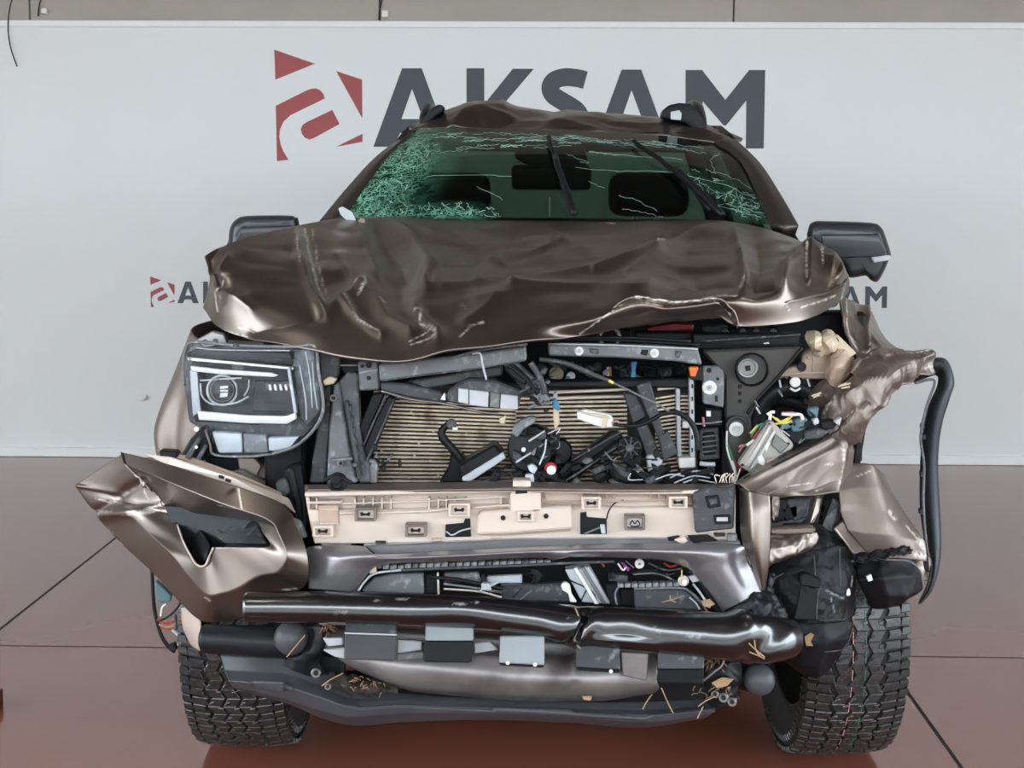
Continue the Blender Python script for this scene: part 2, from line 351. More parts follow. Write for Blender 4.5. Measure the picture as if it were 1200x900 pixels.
for k, x in enumerate((-2.6, 2.8)):
    for j, y in enumerate((1.2, 5.0)):
        t = empty('added_ceiling_lamp', (x, y, 4.42))  # unseen lamps, added for highlights on the hood
        tag(t, 'added out-of-view batten lamp %s the truck on its %s side' % (('in front of', 'above')[j], ('headlight', 'torn fender')[k]), 'added lamp', 'added lamps under the ceiling')
        b = MB(); b.box((x, y, 4.395), (.07, .62, .025)); b.build('housing', 'white', t, bevel=.004)
        b = MB(); b.tube([(x, y-.6, 4.355), (x, y+.6, 4.355)], .016, 8); b.build('tube', 'added_tube', t, smooth=True)

# the sign board: base panel, edges, flat cut lettering
YS = 8.82
zt = at(600, 25.5, YS).z; xl, xr = at(-40, 300, YS).x-1.6, at(1240, 300, YS).x+1.6
sb = MB(); sb.box(((xl+xr)/2, YS+.035, zt/2), ((xr-xl)/2, .035, zt/2-.001))
sb = sb.build('sign_board', 'sign', bevel=.004)
tag(sb, 'wide white sign board with red emblem and dark AKSAM lettering along the back wall', 'sign')
b = MB(); b.box(((xl+xr)/2, YS-.006, zt-.016), ((xr-xl)/2, .006, .017)); b.build('edge_strip', 'signtrim', sb, bevel=.002)
b = MB(); b.box(((xl+xr)/2, YS-.010, .028), ((xr-xl)/2, .010, .027)); b.build('foot_strip', 'signtrim', sb, bevel=.003)
def S3(x, y): return (300+x/3.75, 20+y/3.75)
def letter_A(x0, y0): # from top-left corner of the apex
    h = 92
    o = [(x0, y0), (x0+22.9, y0), (x0+56.8, y0+h), (x0+33.3, y0+h), (x0+25.3, y0+76), (x0-2.5, y0+76), (x0-10.2, y0+h), (x0-33.7, y0+h)]
    return o, [(x0+11.6, y0+24), (x0-.8, y0+59.5), (x0+24.6, y0+59.5)]
def fill(poly, hole=None):
    if hole == 'strip':
        k = len(poly)//2; a = poly[:k]; b_ = poly[k:][::-1]
        return a+b_, [[i, i+1, k+i+1, k+i] for i in range(k-1)]
    bm = bmesh.new(); es = []
    for loop in [poly]+([hole] if hole else []):
        vs_ = [bm.verts.new((x, y, 0)) for x, y in loop]; es += [bm.edges.new((vs_[i], vs_[(i+1) % len(vs_)])) for i in range(len(vs_))]
    bmesh.ops.triangle_fill(bm, use_beauty=True, use_dissolve=False, edges=es)
    bm.verts.index_update(); v = [(p.co.x, p.co.y) for p in bm.verts]; f = [[q.index for q in fc.verts] for fc in bm.faces]; bm.free(); return v, f
def stroke(path, w):
    P = np.array(path); T = np.gradient(P, axis=0); T /= np.linalg.norm(T, axis=1)[:, None]; N_ = np.stack([-T[:, 1], T[:, 0]], 1)
    return [tuple(p) for p in P+N_*w/2]+[tuple(p) for p in (P-N_*w/2)[::-1]]
Sc = [(686, 94), (676, 91.5), (662, 90.5), (650, 94), (645, 102), (648, 111), (658, 118), (668, 124), (677, 131), (681, 143), (675, 155), (662, 161), (648, 160.5), (634, 156)]
S_poly = stroke(cr(np.array(Sc, float), 60), 21)
letters = [letter_A(471.2, 80),
    ([(546.7, 80), (567.5, 80), (567.5, 122), (601, 80.5), (625.5, 80.7), (588.5, 124), (630, 172.5), (604, 172.5), (574.5, 137.5), (567.5, 145), (567.5, 172), (546.7, 172)], None),
    (S_poly, 'strip'), letter_A(728.5, 81.5),
    ([(803.5, 82), (822.7, 82), (850, 117), (877.9, 82), (896.8, 82), (894.9, 174), (874, 174), (874.7, 117.5), (850.9, 147), (848, 147), (823.5, 118.7), (823, 174), (803.3, 174)], None)]
emb = [[(80, 143), (258, 205), (85, 275)], [(352, 237), (466, 275), (467, 445)], [(352, 570), (468, 513), (468, 548)],
    [(87, 390), (225, 321), (245, 315), (265, 314), (283, 322), (296, 338), (302, 358), (190, 412), (150, 432), (120, 460), (105, 495), (102, 525), (108, 560), (120, 590), (143, 627), (92, 633)],
    [(222, 462), (335, 408), (367, 470), (255, 531), (235, 538), (215, 530), (201, 512), (197, 492), (205, 474)]]
maps = [lambda x, y: (x, y), lambda x, y: (208+(x-437.9)*.275, 355.3+(y-172)*.275), lambda x, y: (1039.7+(x-896.8)*.275, 361+(y-174)*.275)]
def cut(name, poly, hole, mp, m, dep=.0025):
    v, f = fill(poly, hole); w = [at(*mp(x, y), YS-dep) for x, y in v]; n_ = len(w)
    faces = []; bnd = {}
    for q in f:
        # keep faces looking at the camera
        a, b_, d = (Vector(w[q[i]]) for i in range(3))
        if (b_-a).cross(d-a).y > 0: q = q[::-1]
        faces.append(tuple(q))
        for i in range(len(q)):
            e = (q[i], q[(i+1) % len(q)]); bnd[e] = 1
    for (i, j) in list(bnd):
        if (j, i) not in bnd: faces.append((j, i, i+n_, j+n_))
    return add(name, w+[p+Vector((0, dep, 0)) for p in w], faces, m, sb)
for mi, mp in enumerate(maps):
    for poly, hole in letters: cut('letter', poly, hole, mp, 'ink')
    for poly in emb: cut('emblem', [S3(*p) for p in poly], None, mp, 'inkred')
# odds and ends on the wall
o = tube_px('hanging_wire', [(16, -8), (11, 12), (9.5, 34), (12.5, 56), (20, 78)], .75, 'black', None, 8.80)
tag(o, 'thin black wire hanging down over the left end of the sign board', 'wire')
for (x, y, s_, lab) in ((51, 13, 3.4, 'small white wall clip above the left part of the sign board'), (451, 16, 4.0, 'small white wall clip above the AKSAM lettering with a dark wire')):
    t = empty('wall_clip', at(x, y, YW)); tag(t, lab, 'clip')
    plate('clip_body', rect(x-s_, y-s_, x+s_, y+s_), 'white', t, YW-.025, .03, .004)
    tube_px('clip_wire', [(x-s_-3, y+s_+3), (x-s_-2, y-4), (x-s_+2, y-22)], .8, 'black', t, YW-.012)
for (x, y, lab) in ((162, 466, 'torn white paper scrap stuck low on the sign board left of the truck'), (256, 229, 'tiny white paper scrap on the sign board above the left mirror'), (862, 76, 'tiny white paper scrap on the sign board above the letter M')):
    s_ = 1.6 if y > 400 else .75
    o = plate('paper_scrap', [(x-5*s_, y+2*s_), (x+3*s_, y-3*s_), (x+6*s_, y-1.2*s_), (x+4*s_, y+1.8*s_), (x-1*s_, y+2.4*s_)], 'white', None, YS-.022, .004, 0); tag(o, lab, 'paper')
o = MB(); p = at(-14, 862, 4.38); o.box((p.x-.022, 4.42, .025), (.042, .04, .025)); o = o.build('wooden_block', 'brick', bevel=.003); tag(o, 'small red-brown wooden block on the floor at the left edge', 'block')

# ------------------------------------------------------------------ the truck: body
truck = empty('pickup_truck', (0, 4.25, 0))
tag(truck, 'crashed bronze pickup truck with smashed front end and cracked windshield', 'truck')
T = truck
# hood -------------------------------------------------------------
hr = [(242, 301, 4.08), (275, 283, 4.2), (335, 267, 4.5), (400, 256, 4.88), (470, 254, 4.95), (530, 254, 4.97), (620, 255, 4.98), (690, 256, 4.98), (760, 257, 4.97), (810, 257.5, 4.95), (850, 259, 4.9), (893, 267, 4.72), (937, 282, 4.48), (974, 302, 4.25), (994, 325, 4.08)]
hm = [(246, 335, 3.98), (264, 352, 3.84), (335, 362, 3.76), (412, 368, 3.72), (470, 371, 3.68), (530, 365, 3.69), (620, 364, 3.60), (690, 361, 3.55), (745, 345, 3.58), (800, 352, 3.60), (850, 347, 3.62), (878, 340, 3.64), (935, 336, 3.72), (975, 334, 3.86), (995, 336, 3.99)]
hf = [(238, 362, 3.99), (262, 388, 3.84), (335, 404, 3.64), (410, 415, 3.50), (475, 419, 3.44), (535, 406, 3.45), (620, 396, 3.49), (690, 386, 3.56), (750, 379, 3.61), (805, 373, 3.63), (838, 370, 3.64), (868, 381, 3.63), (935, 375, 3.70), (972, 364, 3.84), (994, 345, 3.99)]
hr, hm, hf = np.array(hr), np.array(hm), np.array(hf)
q1 = hr*.66+hm*.34; q1[:, 1] -= 5; q1[:, 2] -= .02; q2 = hr*.32+hm*.68; q2[:, 1] -= 6; q2[:, 2] -= .03
hu = hf.copy(); hu[:, 1] += 1.2; hu[:, 2] += .035
ridges = [
    ([(347, 268), (352, 300), (366, 340), (382, 366)], 7, 0.0210), ([(362, 268), (370, 310), (386, 352)], 9, -0.0120),
    ([(462, 262), (486, 285), (500, 310), (497, 335)], 9, 0.0270), ([(440, 262), (462, 300), (470, 340)], 16, -0.0210),
    ([(520, 268), (560, 292), (590, 304), (640, 290)], 14, -0.0210), ([(583, 304), (562, 330)], 9, 0.0120),
    ([(600, 338), (700, 320), (770, 298), (820, 270), (850, 262)], 10, 0.0240), ([(600, 322), (720, 300), (800, 268)], 12, -0.0180),
    ([(560, 352), (680, 338), (760, 330)], 9, 0.0108), ([(520, 340), (620, 330), (740, 300)], 8, 0.0096),
    ([(858, 262), (866, 290), (872, 330)], 8, 0.0210), ([(884, 270), (892, 310), (884, 336)], 14, -0.0150),
    ([(425, 340), (440, 352), (455, 372), (480, 386)], 9, 0.0210), ([(486, 362), (500, 380), (512, 392)], 8, 0.0180), ([(385, 366), (340, 376), (300, 384)], 10, -0.0150),
    ([(390, 356), (420, 338), (430, 332)], 9, 0.0180), ([(780, 345), (800, 330), (870, 326)], 12, -0.0180), ([(255, 345), (275, 355), (292, 350)], 17, 0.0180),
    ([(250, 312), (262, 335), (258, 352)], 10, -0.0180), ([(920, 335), (930, 315), (945, 298), (975, 312)], 8, 0.0210), ([(925, 350), (960, 340), (990, 330)], 8, -0.0180), ([(948, 298), (950, 320)], 7, 0.0120),
    ([(545, 374), (570, 360), (580, 352)], 7, 0.0108), ([(640, 276), (690, 290), (700, 300)], 14, 0.0072), ([(410, 258), (425, 272)], 7, 0.0180)]
ridges += [([(480, 262), (545, 282), (575, 302), (600, 296), (662, 280), (640, 263)], 4, .007), ([(575, 302), (566, 314), (558, 330)], 4, .008), ([(600, 331), (700, 302), (772, 296)], 3.5, .008), ([(600, 341), (712, 337), (760, 336)], 3, .007), ([(696, 324), (745, 304), (792, 284), (850, 262)], 4, .012), ([(735, 321), (776, 298)], 3, .008), ([(810, 300), (862, 291)], 4, .008),
    ([(466, 263), (494, 288), (506, 310), (500, 334)], 4, .012), ([(420, 262), (432, 300), (446, 330)], 4, .008), ([(440, 268), (468, 302), (476, 326)], 4, -.008), ([(520, 262), (556, 284)], 3, .006), ([(762, 262), (780, 276), (770, 296)], 5, .010), ([(782, 268), (800, 262)], 3, .008), ([(500, 340), (560, 334), (600, 340)], 4, .006), ([(395, 300), (412, 330), (422, 338)], 4, .008),
    ([(918, 332), (924, 313), (940, 299), (966, 302), (985, 315), (992, 334)], 6, .028), ([(945, 326), (968, 328)], 17, -.035), ([(925, 352), (950, 344), (985, 340)], 5, .02), ([(868, 300), (874, 330)], 3, .015), ([(820, 330), (868, 328), (915, 336)], 9, -.015),
    ([(240, 340), (250, 322), (268, 302)], 4, .012), ([(292, 366), (270, 352), (262, 340)], 5, .015), ([(400, 352), (420, 372), (446, 390)], 4, .012), ([(484, 366), (500, 378), (516, 390)], 4, .012)]
scr = [([(347, 272), (349, 292), (353, 312)], 1.0), ([(357, 268), (362, 295), (371, 330), (380, 352)], 1.3), ([(366, 268), (373, 310), (384, 346)], .9),
    ([(417, 338), (424, 331), (431, 338), (420, 348)], 1.5), ([(405, 350), (420, 374), (444, 388)], 1.0), ([(445, 352), (452, 356), (448, 358)], 1.1),
    ([(486, 368), (494, 363), (492, 380), (510, 392)], 1.3), ([(538, 392), (552, 378), (566, 374)], 1.1), ([(482, 403), (500, 398), (510, 395)], .9), ([(540, 356), (546, 362)], 1.0),
    ([(480, 400), (505, 388)], .8), ([(250, 386), (290, 394)], .8), ([(262, 322), (252, 345), (255, 365)], .9), ([(280, 384), (300, 386)], .7),
    ([(944, 300), (946, 320)], 1.5), ([(962, 304), (964, 312)], 1.3), ([(940, 357), (960, 352), (978, 348)], 1.5), ([(990, 338), (986, 352)], .9), ([(918, 345), (926, 362)], .7),
    ([(740, 347), (760, 352), (800, 354), (850, 345), (864, 344)], 1.2), ([(680, 384), (708, 366), (726, 354), (742, 346)], 1.2), ([(836, 352), (852, 362), (868, 380)], 1.2), ([(866, 330), (872, 325), (868, 333)], 1.2), ([(770, 298), (778, 292)], 1.2), ([(712, 262), (720, 263)], 1)]
hood = surf('hood', [hr, q1, q2, hm, hf], 'bronze', T, 420, 220, th=.006, ridges=ridges, crum=[(.016, 3.0, 1, False), (.003, 8, 2, False)], fade=.22, scratches=scr, disp_dir=(0, -.45, .9))
# torn lip skin folded up under the right front edge
surf('hood_lip', [[(680, 385, 3.56), (710, 366, 3.55), (742, 347, 3.55), (795, 353, 3.57), (838, 347, 3.58), (858, 360, 3.59), (868, 380, 3.60)],
    [(682, 386, 3.58), (712, 375, 3.60), (745, 362, 3.60), (798, 365, 3.62), (836, 358, 3.63), (855, 368, 3.62), (867, 381, 3.61)],
    [(684, 387.5, 3.60), (715, 383.5, 3.63), (748, 380, 3.64), (800, 374, 3.65), (836, 371, 3.66), (853, 374, 3.64), (866, 383, 3.62)]], 'bronze', hood, 90, 24, th=.004, crum=(.01, 16, 3),
    scratches=[([(742, 347), (795, 353), (838, 347)], 2.2), ([(690, 380), (720, 362)], 1.5), ([(850, 362), (868, 380)], 1.5)], label='crumpled inner lip of the hood')
# flap of the far left corner bent up
surf('hood_corner_flap', [[(240, 300, 4.07), (253, 292, 4.12), (276, 284, 4.2)], [(244, 314, 4.03), (256, 306, 4.06), (272, 293, 4.15)], [(249, 330, 3.97), (258, 318, 4.0), (270, 300, 4.1)]], 'bronze', hood, 24, 20, th=.004, label='bent up hood corner')

# roof -------------------------------------------------------------
rf = [(470, 157, 5.72), (490, 152, 5.75), (560, 151, 5.78), (640, 153, 5.78), (720, 156, 5.78), (790, 161, 5.76), (836, 166, 5.73), (862, 170, 5.70)]
rm_ = [(478, 153, 5.85), (505, 143, 5.9), (562, 131, 5.95), (640, 138, 5.95), (720, 145, 5.95), (790, 150, 5.92), (838, 157, 5.86), (866, 166, 5.82)]
rt = [(492, 146, 6.15), (520, 133, 6.25), (566, 124, 6.3), (640, 128, 6.3), (720, 136, 6.3), (785, 142, 6.25), (836, 151, 6.15), (866, 163, 6.1)]
rb = [(520, 152, 7.35), (550, 146, 7.45), (600, 140, 7.5), (660, 139, 7.5), (720, 142, 7.5), (770, 147, 7.45), (800, 153, 7.4), (815, 160, 7.35)]
roof = surf('roof', [rf, rm_, rt, rb], 'bronze', T, 140, 70, th=.01, ridges=[([(530, 150), (548, 132), (590, 126)], 8, .02), ([(575, 148), (610, 135), (650, 131)], 9, -.02), ([(650, 140), (760, 146), (830, 158)], 5, .012)], crum=[(.012, 5, 4)], disp_dir=(0, -.2, 1))
# roof rails: arched black bars along the roof sides
def roof_rail(px0, py0, py_top, w):
    pts = []
    P0 = at(px0, py0, 5.95); 
    arc = [(0, 0), (.05, .06), (.16, .105), (.32, .118), (.7, .115), (1.05, .10), (1.22, .05), (1.28, 0)]
    k = (at(px0, py_top, 6.2).z-P0.z)/.118
    b = MB(); pp = cr(np.array([(P0.x, P0.y+a, P0.z+h*k) for a, h in arc]), 40); b.tube(pp, w, 10, flat=1.0)
    o = b.build('roof_rail', 'mirror_black', T, smooth=True)
    b = MB(); b.box((P0.x, P0.y+.10, P0.z+.02), (w*.8, .10, .03)); b.build('rail_foot', 'mirror_black', o, bevel=.01)
    return o
roof_rail(497, 152, 126, .022); roof_rail(820, 161, 126, .030)
def rail_end(pts, hole=None):
    o = plate('rail_end', pts, 'black', T, 5.88, .12, .006, 2)
    if hole: plate('rail_gap', hole, 'lightgrey', o, 5.875, .01, .002)
rail_end([(775, 138), (777, 129), (784, 123), (796, 120.5), (808, 121.5), (817, 127), (824, 139), (831, 160), (823, 162), (812, 152), (804, 144), (792, 141)], [(786, 131), (796, 129), (799, 133), (798, 141), (786, 140)])
rail_end([(487, 152), (496, 137), (507, 126), (514, 122), (519.5, 123.5), (518, 131), (511, 136), (504, 142), (495, 151)])
# pillars, cab, doors, bed --------------------------------------------
def pillar(name, rows, m='pillar', nu=5, th=.03): return surf(name, rows, m, T, nu*3, 40, th=th)
pillar('windshield_pillar', [[(374, 259, 4.98), (387, 258, 4.95), (401, 254, 4.99)], [(408, 218, 5.25), (420, 216, 5.22), (432, 211, 5.25)], [(442, 182, 5.5), (452, 179, 5.46), (462, 172, 5.5)], [(478, 156, 5.7), (486, 152, 5.68), (492, 150, 5.72)]])
pillar('windshield_pillar', [[(936, 264, 4.98), (918, 264, 4.95), (902, 262, 4.99)], [(914, 226, 5.22), (900, 224, 5.19), (885, 224, 5.23)], [(890, 190, 5.48), (878, 188, 5.45), (866, 188, 5.5)], [(862, 163, 5.72), (848, 163, 5.70), (835, 166, 5.74)]])
for side in (-1, 1):
    X = side*.90; Xt = side*.70
    X = side*.88; xs_ = lambda z: side*(.88-(.35 if side < 0 else .235)*max(0, (z-1.2)/.55))
    door = MB()
    pts = [(5.02, .52), (5.02, 1.30), (5.60, 1.70), (5.95, 1.80), (6.02, .52)]
    def sheet(poly, th=.05): return [Vector((xs_(z), y, z)) for y, z in poly]
    d1 = empty('front_door', (X, 5.5, .5), T)
    b = MB(); b.prism(sheet([(4.98, .5), (4.98, 1.28), (6.05, 1.28), (6.05, .5)]), (-side*.06, 0, 0)); o = b.build('door_skin', 'bronze', d1, bevel=.01); fixn(o)
    b = MB(); b.frame(sheet([(5.1, 1.28), (5.84, 1.72), (6.05, 1.76), (6.05, 1.28)]), sheet([(5.24, 1.31), (5.86, 1.68), (6.0, 1.71), (6.0, 1.31)]), (-side*.04, 0, 0)); o = b.build('window_frame', 'black', d1, bevel=.004); fixn(o)
    b = MB(); b.prism(sheet([(5.24, 1.31), (5.86, 1.68), (6.0, 1.71), (6.0, 1.31)]), (-side*.006, 0, 0)); o = b.build('side_window', 'cabglass', d1); fixn(o)
    b = MB(); b.box((X+side*.02, 5.9, 1.12), (.015, .1, .015)); b.build('door_handle', 'mirror_black', d1, bevel=.006)
    d2 = empty('rear_door', (X, 6.5, .5), T)
    b = MB(); b.prism(sheet([(6.07, .5), (6.07, 1.28), (7.1, 1.28), (7.1, .85), (6.85, .5)]), (-side*.06, 0, 0)); o = b.build('door_skin', 'bronze', d2, bevel=.01); fixn(o)
    b = MB(); b.frame(sheet([(6.07, 1.28), (6.07, 1.76), (6.8, 1.75), (7.1, 1.28)]), sheet([(6.12, 1.31), (6.12, 1.71), (6.75, 1.70), (7.0, 1.31)]), (-side*.04, 0, 0)); o = b.build('window_frame', 'black', d2, bevel=.004); fixn(o)
    b = MB(); b.prism(sheet([(6.12, 1.31), (6.12, 1.71), (6.75, 1.70), (7.0, 1.31)]), (-side*.006, 0, 0)); o = b.build('side_window', 'cabglass', d2); fixn(o)
    b = MB(); b.box((X+side*.02, 6.95, 1.12), (.015, .1, .015)); b.build('door_handle', 'mirror_black', d2, bevel=.006)
    # bed side with a wheel arch
    arch = [(7.55-.5*math.cos(a), .5+.45*math.sin(a)) for a in np.linspace(0, math.pi, 14)]
    b = MB(); b.prism([Vector((side*.92, y, z)) for y, z in [(7.12, .5)]+[p for p in arch if p[0] > 7.12]+[(8.68, .55), (8.68, 1.30), (7.12, 1.30)]], (-side*.08, 0, 0)); o = b.build('bed_side', 'bronze', T, bevel=.012); fixn(o)
    b = MB(); b.box((side*.86, 5.95, .42), (.07, .95, .035)); b.build('side_step', 'black', T, bevel=.01)
    # cowl side / inner wing behind the hood so nothing is hollow
    b = MB(); b.prism([Vector((side*.80, y, z)) for y, z in [(4.75, .75), (4.75, 1.26), (5.0, 1.34), (5.0, .6)]], (-side*.05, 0, 0)); o = b.build('cowl_side', 'black', T, bevel=.01); fixn(o)
b = MB(); b.box((0, 8.66, .92), (.84, .035, .38)); b.build('tailgate', 'bronze', T, bevel=.012)
b = MB(); b.box((0, 7.9, .80), (.84, .76, .03)); b.build('bed_floor', 'black', T, bevel=.01)
b = MB(); b.box((0, 7.10, .98), (.84, .03, .33)); b.build('cab_back_panel', 'bronze', T, bevel=.01)
b = MB()
zb, zt_ = 1.31, 1.80
b.frame([Vector((-.80, 7.08, zb)), Vector((.80, 7.08, zb)), Vector((.66, 7.25, zt_)), Vector((-.66, 7.25, zt_))], [Vector((-.70, 7.09, zb+.06)), Vector((.70, 7.09, zb+.06)), Vector((.58, 7.23, zt_-.06)), Vector((-.58, 7.23, zt_-.06))], (0, .04, 0)); o = b.build('rear_window_frame', 'cabin', T); fixn(o)
b = MB(); b.prism([Vector((-.70, 7.10, zb+.06)), Vector((.70, 7.10, zb+.06)), Vector((.58, 7.24, zt_-.06)), Vector((-.58, 7.24, zt_-.06))], (0, .006, 0)); o = b.build('rear_window', 'cabglass', T); fixn(o)
surf('headliner', [[(x, y+7, Y+.02) for x, y, Y in rf], [(x, y+13, Y) for x, y, Y in rm_], [(x, y+17, Y) for x, y, Y in rt], [(x, y+12, Y-.1) for x, y, Y in rb]], 'cabin', T, 60, 40, th=.006)
b = MB(); b.box((0, 6.0, .48), (.82, 1.1, .04)); b.build('cab_floor', 'cabin', T)
b = MB(); b.box((0, 5.22, 1.12), (.78, .17, .16)); b.build('dashboard', 'cabin', T, bevel=.04, seg=3)
b = MB(); b.box((0, 4.93, 1.05), (.80, .03, .26)); b.build('firewall', 'blackmatte', T)
b = MB(); b.box((0, 5.0, 1.32), (.74, .08, .015)); b.build('cowl_panel', 'black', T, bevel=.006)
for sx_, px_ in ((-.37, 528), (.37, 760)):
    s = empty('front_seat', (sx_, 5.95, .6), T)
    b = MB(); b.box((sx_, 5.85, .72), (.25, .25, .09)); b.build('cushion', 'seat', s, bevel=.05, seg=3)
    b = MB(); R = Matrix.Rotation(-.2, 3, 'X'); b.box((sx_, 6.12, 1.08), (.25, .07, .32), R); b.build('backrest', 'seat', s, bevel=.06, seg=3)
    p = at(px_, 228, 6.17); b = MB(); b.box(tuple(p), (.155, .055, .085), R); b.build('headrest', 'seat', s, bevel=.05, seg=3)
    for dx in (-.05, .05):
        b = MB(); b.tube([(p.x+dx, 6.15, 1.3), (p.x+dx, 6.17, p.z)], .007, 6); b.build('headrest_post', 'steel', s, smooth=True)
b = MB(); b.box((0, 6.85, .72), (.65, .25, .09)); b.box((0, 7.02, 1.08), (.65, .06, .24)); b.build('rear_bench', 'seat', T, bevel=.03, seg=2)
# windshield -------------------------------------------------------------
wr = [[(402, 256, 5.0), (470, 256, 4.94), (560, 258, 4.91), (650, 259, 4.90), (740, 260, 4.91), (830, 261, 4.94), (903, 263, 5.0)],
      [(436, 208, 5.26), (495, 206, 5.2), (570, 205, 5.16), (650, 206, 5.15), (735, 208, 5.16), (815, 213, 5.2), (883, 222, 5.26)],
      [(464, 172, 5.52), (515, 170, 5.47), (580, 169, 5.44), (655, 170, 5.43), (730, 172, 5.44), (800, 177, 5.47), (862, 186, 5.52)],
      [(488, 150, 5.73), (530, 149, 5.7), (590, 150, 5.68), (655, 152, 5.67), (725, 155, 5.68), (785, 160, 5.70), (838, 167, 5.74)]]
G = np.swapaxes(cr(np.swapaxes(cr(pxarr(wr), 100), 0, 1), 200), 0, 1); gx, gy = proj(G)
wear = np.clip(1.25-seg_dist(gx, gy, [(405, 256), (440, 212), (475, 165)])/60, 0, 1)
wear = np.maximum(wear, np.clip(1.1-seg_dist(gx, gy, [(410, 252), (480, 248), (560, 250)])/14, 0, 1)*.85)
wear = np.maximum(wear, np.clip(1.1-seg_dist(gx, gy, [(480, 160), (560, 166)])/10, 0, 1)*.45)
wear = np.maximum(wear, np.clip(1.1-seg_dist(gx, gy, [(820, 212), (850, 228), (880, 248)])/20, 0, 1)*.28)
wear = np.maximum(wear, np.clip(1.0-seg_dist(gx, gy, [(865, 246), (895, 254)])/14, 0, 1)*.6)
G[..., 1] += crumple(G, .012, 7, 5)*np.clip(wear, 0, 1)
ws = add('windshield', G.reshape(-1, 3), [q[::-1] for q in grid_faces(100, 200)], 'windshield', T, smooth=True, wear=wear.reshape(-1), label='shattered green tinted windshield glass')
def on_ws(px, py, off=.006):
    d = (gx-px)**2+(gy-py)**2; i = np.unravel_index(np.argmin(d), d.shape); return Vector(G[i])+Vector((0, -off, off*.6))
cb = MB()
def crack(pts, w=.0011, jit=1.6):
    w = w*.62
    P = lin(np.array(pts, float), max(4, int(len(pts)*4)))
    P[1:-1] += np.random.uniform(-jit, jit, P[1:-1].shape)*np.array([1, .7]); cb.tube([on_ws(*p) for p in P], w, 4)
rr = np.random.RandomState(3)
for i in range(34):      # long run of cracks below the header
    x = rr.uniform(500, 660); y = 157+rr.uniform(0, 26)*(1-(x-500)/400); L = rr.uniform(14, 50); crack([(x, y), (x+L/2, y-1+rr.uniform(-1, 1)), (x+L, y+rr.uniform(-3, 1))], rr.uniform(.0006, .0015))
for i in range(26):
    x = rr.uniform(640, 800); y = 158+(x-640)*.06+rr.uniform(0, 9); L = rr.uniform(14, 44); crack([(x, y), (x+L, y+L*.12+rr.uniform(-2, 2))], rr.uniform(.0005, .0012))
for P in ([(690, 180), (740, 184), (800, 188)], [(675, 198), (720, 202), (770, 202), (800, 205), (850, 218), (885, 234)], [(690, 179), (725, 183)], [(680, 190), (690, 193)],
          [(725, 230), (745, 236), (770, 248)], [(730, 246), (760, 252), (775, 256)], [(805, 205), (820, 213), (845, 232), (862, 222), (866, 240), (888, 246)], [(812, 226), (826, 222), (845, 230), (880, 232)],
          [(820, 212), (826, 240), (870, 250)], [(800, 215), (822, 218)], [(838, 205), (832, 188), (842, 182)], [(870, 226), (885, 230)], [(690, 214), (708, 222)], [(663, 181), (690, 192)], [(850, 240), (895, 252)], [(855, 246), (892, 256)], [(868, 232), (868, 256)], [(826, 200), (850, 206), (880, 222)], [(560, 220), (590, 236)], [(500, 208), (560, 206), (600, 208)]):
    crack(P, .0009, 1.2)
for i in range(90):      # fine splinters at the left edge and along the cowl
    t = rr.uniform(); x = 408+t*70+rr.uniform(0, 40); y = 252-t*88+rr.uniform(-4, 8)
    if i > 55: x = rr.uniform(420, 580); y = rr.uniform(238, 255)
    crack([(x, y), (x+rr.uniform(-14, 14), y+rr.uniform(-10, 10))], rr.uniform(.0006, .0014))
for i in range(55):
    x = 815+rr.uniform(0, 75); y = 205+(x-815)*.5+rr.uniform(-8, 20); crack([(x, y), (x+rr.uniform(-12, 14), y+rr.uniform(-7, 9))], rr.uniform(.0005, .0011))
cb.build('crack_lines', 'crackwhite', ws, kind='stuff')
for xv in (-.24, .24):
    b = MB(); b.box((xv+.02, 5.80, 1.688), (.23, .012, .036)); b.build('sun_visor', 'cabin', T, bevel=.008, seg=2)
# black ceramic band at the top, mirror, wipers, pale upright strip
surf('glass_band', [[(x, y+1, Y-.004+.01) for x, y, Y in wr[3]], [(480, 158, 5.66), (526, 156.5, 5.64), (588, 157, 5.62), (655, 159, 5.61), (727, 162, 5.62), (790, 167, 5.64), (846, 174, 5.67)]], 'black', ws, 60, 4, th=.002)
mir = MB(); p = at(646, 208, 5.42); mir.box(tuple(p), (.135, .02, .042)); mo = mir.build('rearview_mirror', 'cabin', T, bevel=.018, seg=3)
plate('sensor_housing', [(606, 168), (684, 170), (690, 192), (664, 200), (624, 198), (602, 184)], 'black', mo, 5.52, .05, .01, 2)
def wiper(pts, pts2):
    Wd = [on_ws(x, y, .03) for x, y in cr(np.array(pts, float), 12)]; b = MB(); b.tube(Wd, [.011]*12, 6); o = b.build('wiper', 'black', T, smooth=True)
    b = MB(); b.tube([on_ws(x, y, .02) for x, y in cr(np.array(pts2, float), 14)], [.008]*14, 6); b.build('wiper_blade', 'blackmatte', o, smooth=True)
wiper([(672, 258), (662, 225), (650, 190)], [(668, 244), (655, 205), (643, 165)])
wiper([(845, 258), (815, 228), (792, 205)], [(832, 250), (790, 205), (742, 170)])
tube_px('pale_strip', [(644, 231), (644, 243), (644, 254)], .9, 'white', T, 5.30, label='thin upright white strip inside the windshield')
plate('torn_trim', [(399, 252), (396, 244), (401, 242), (412, 248), (417, 258), (414, 265), (408, 260)], 'lightgrey', T, 4.86, .01, .002, label='torn pale trim at the left hood corner')
disc_px('washer_cap', 424, 259, 4, 'bronze_dull', T, 4.84)
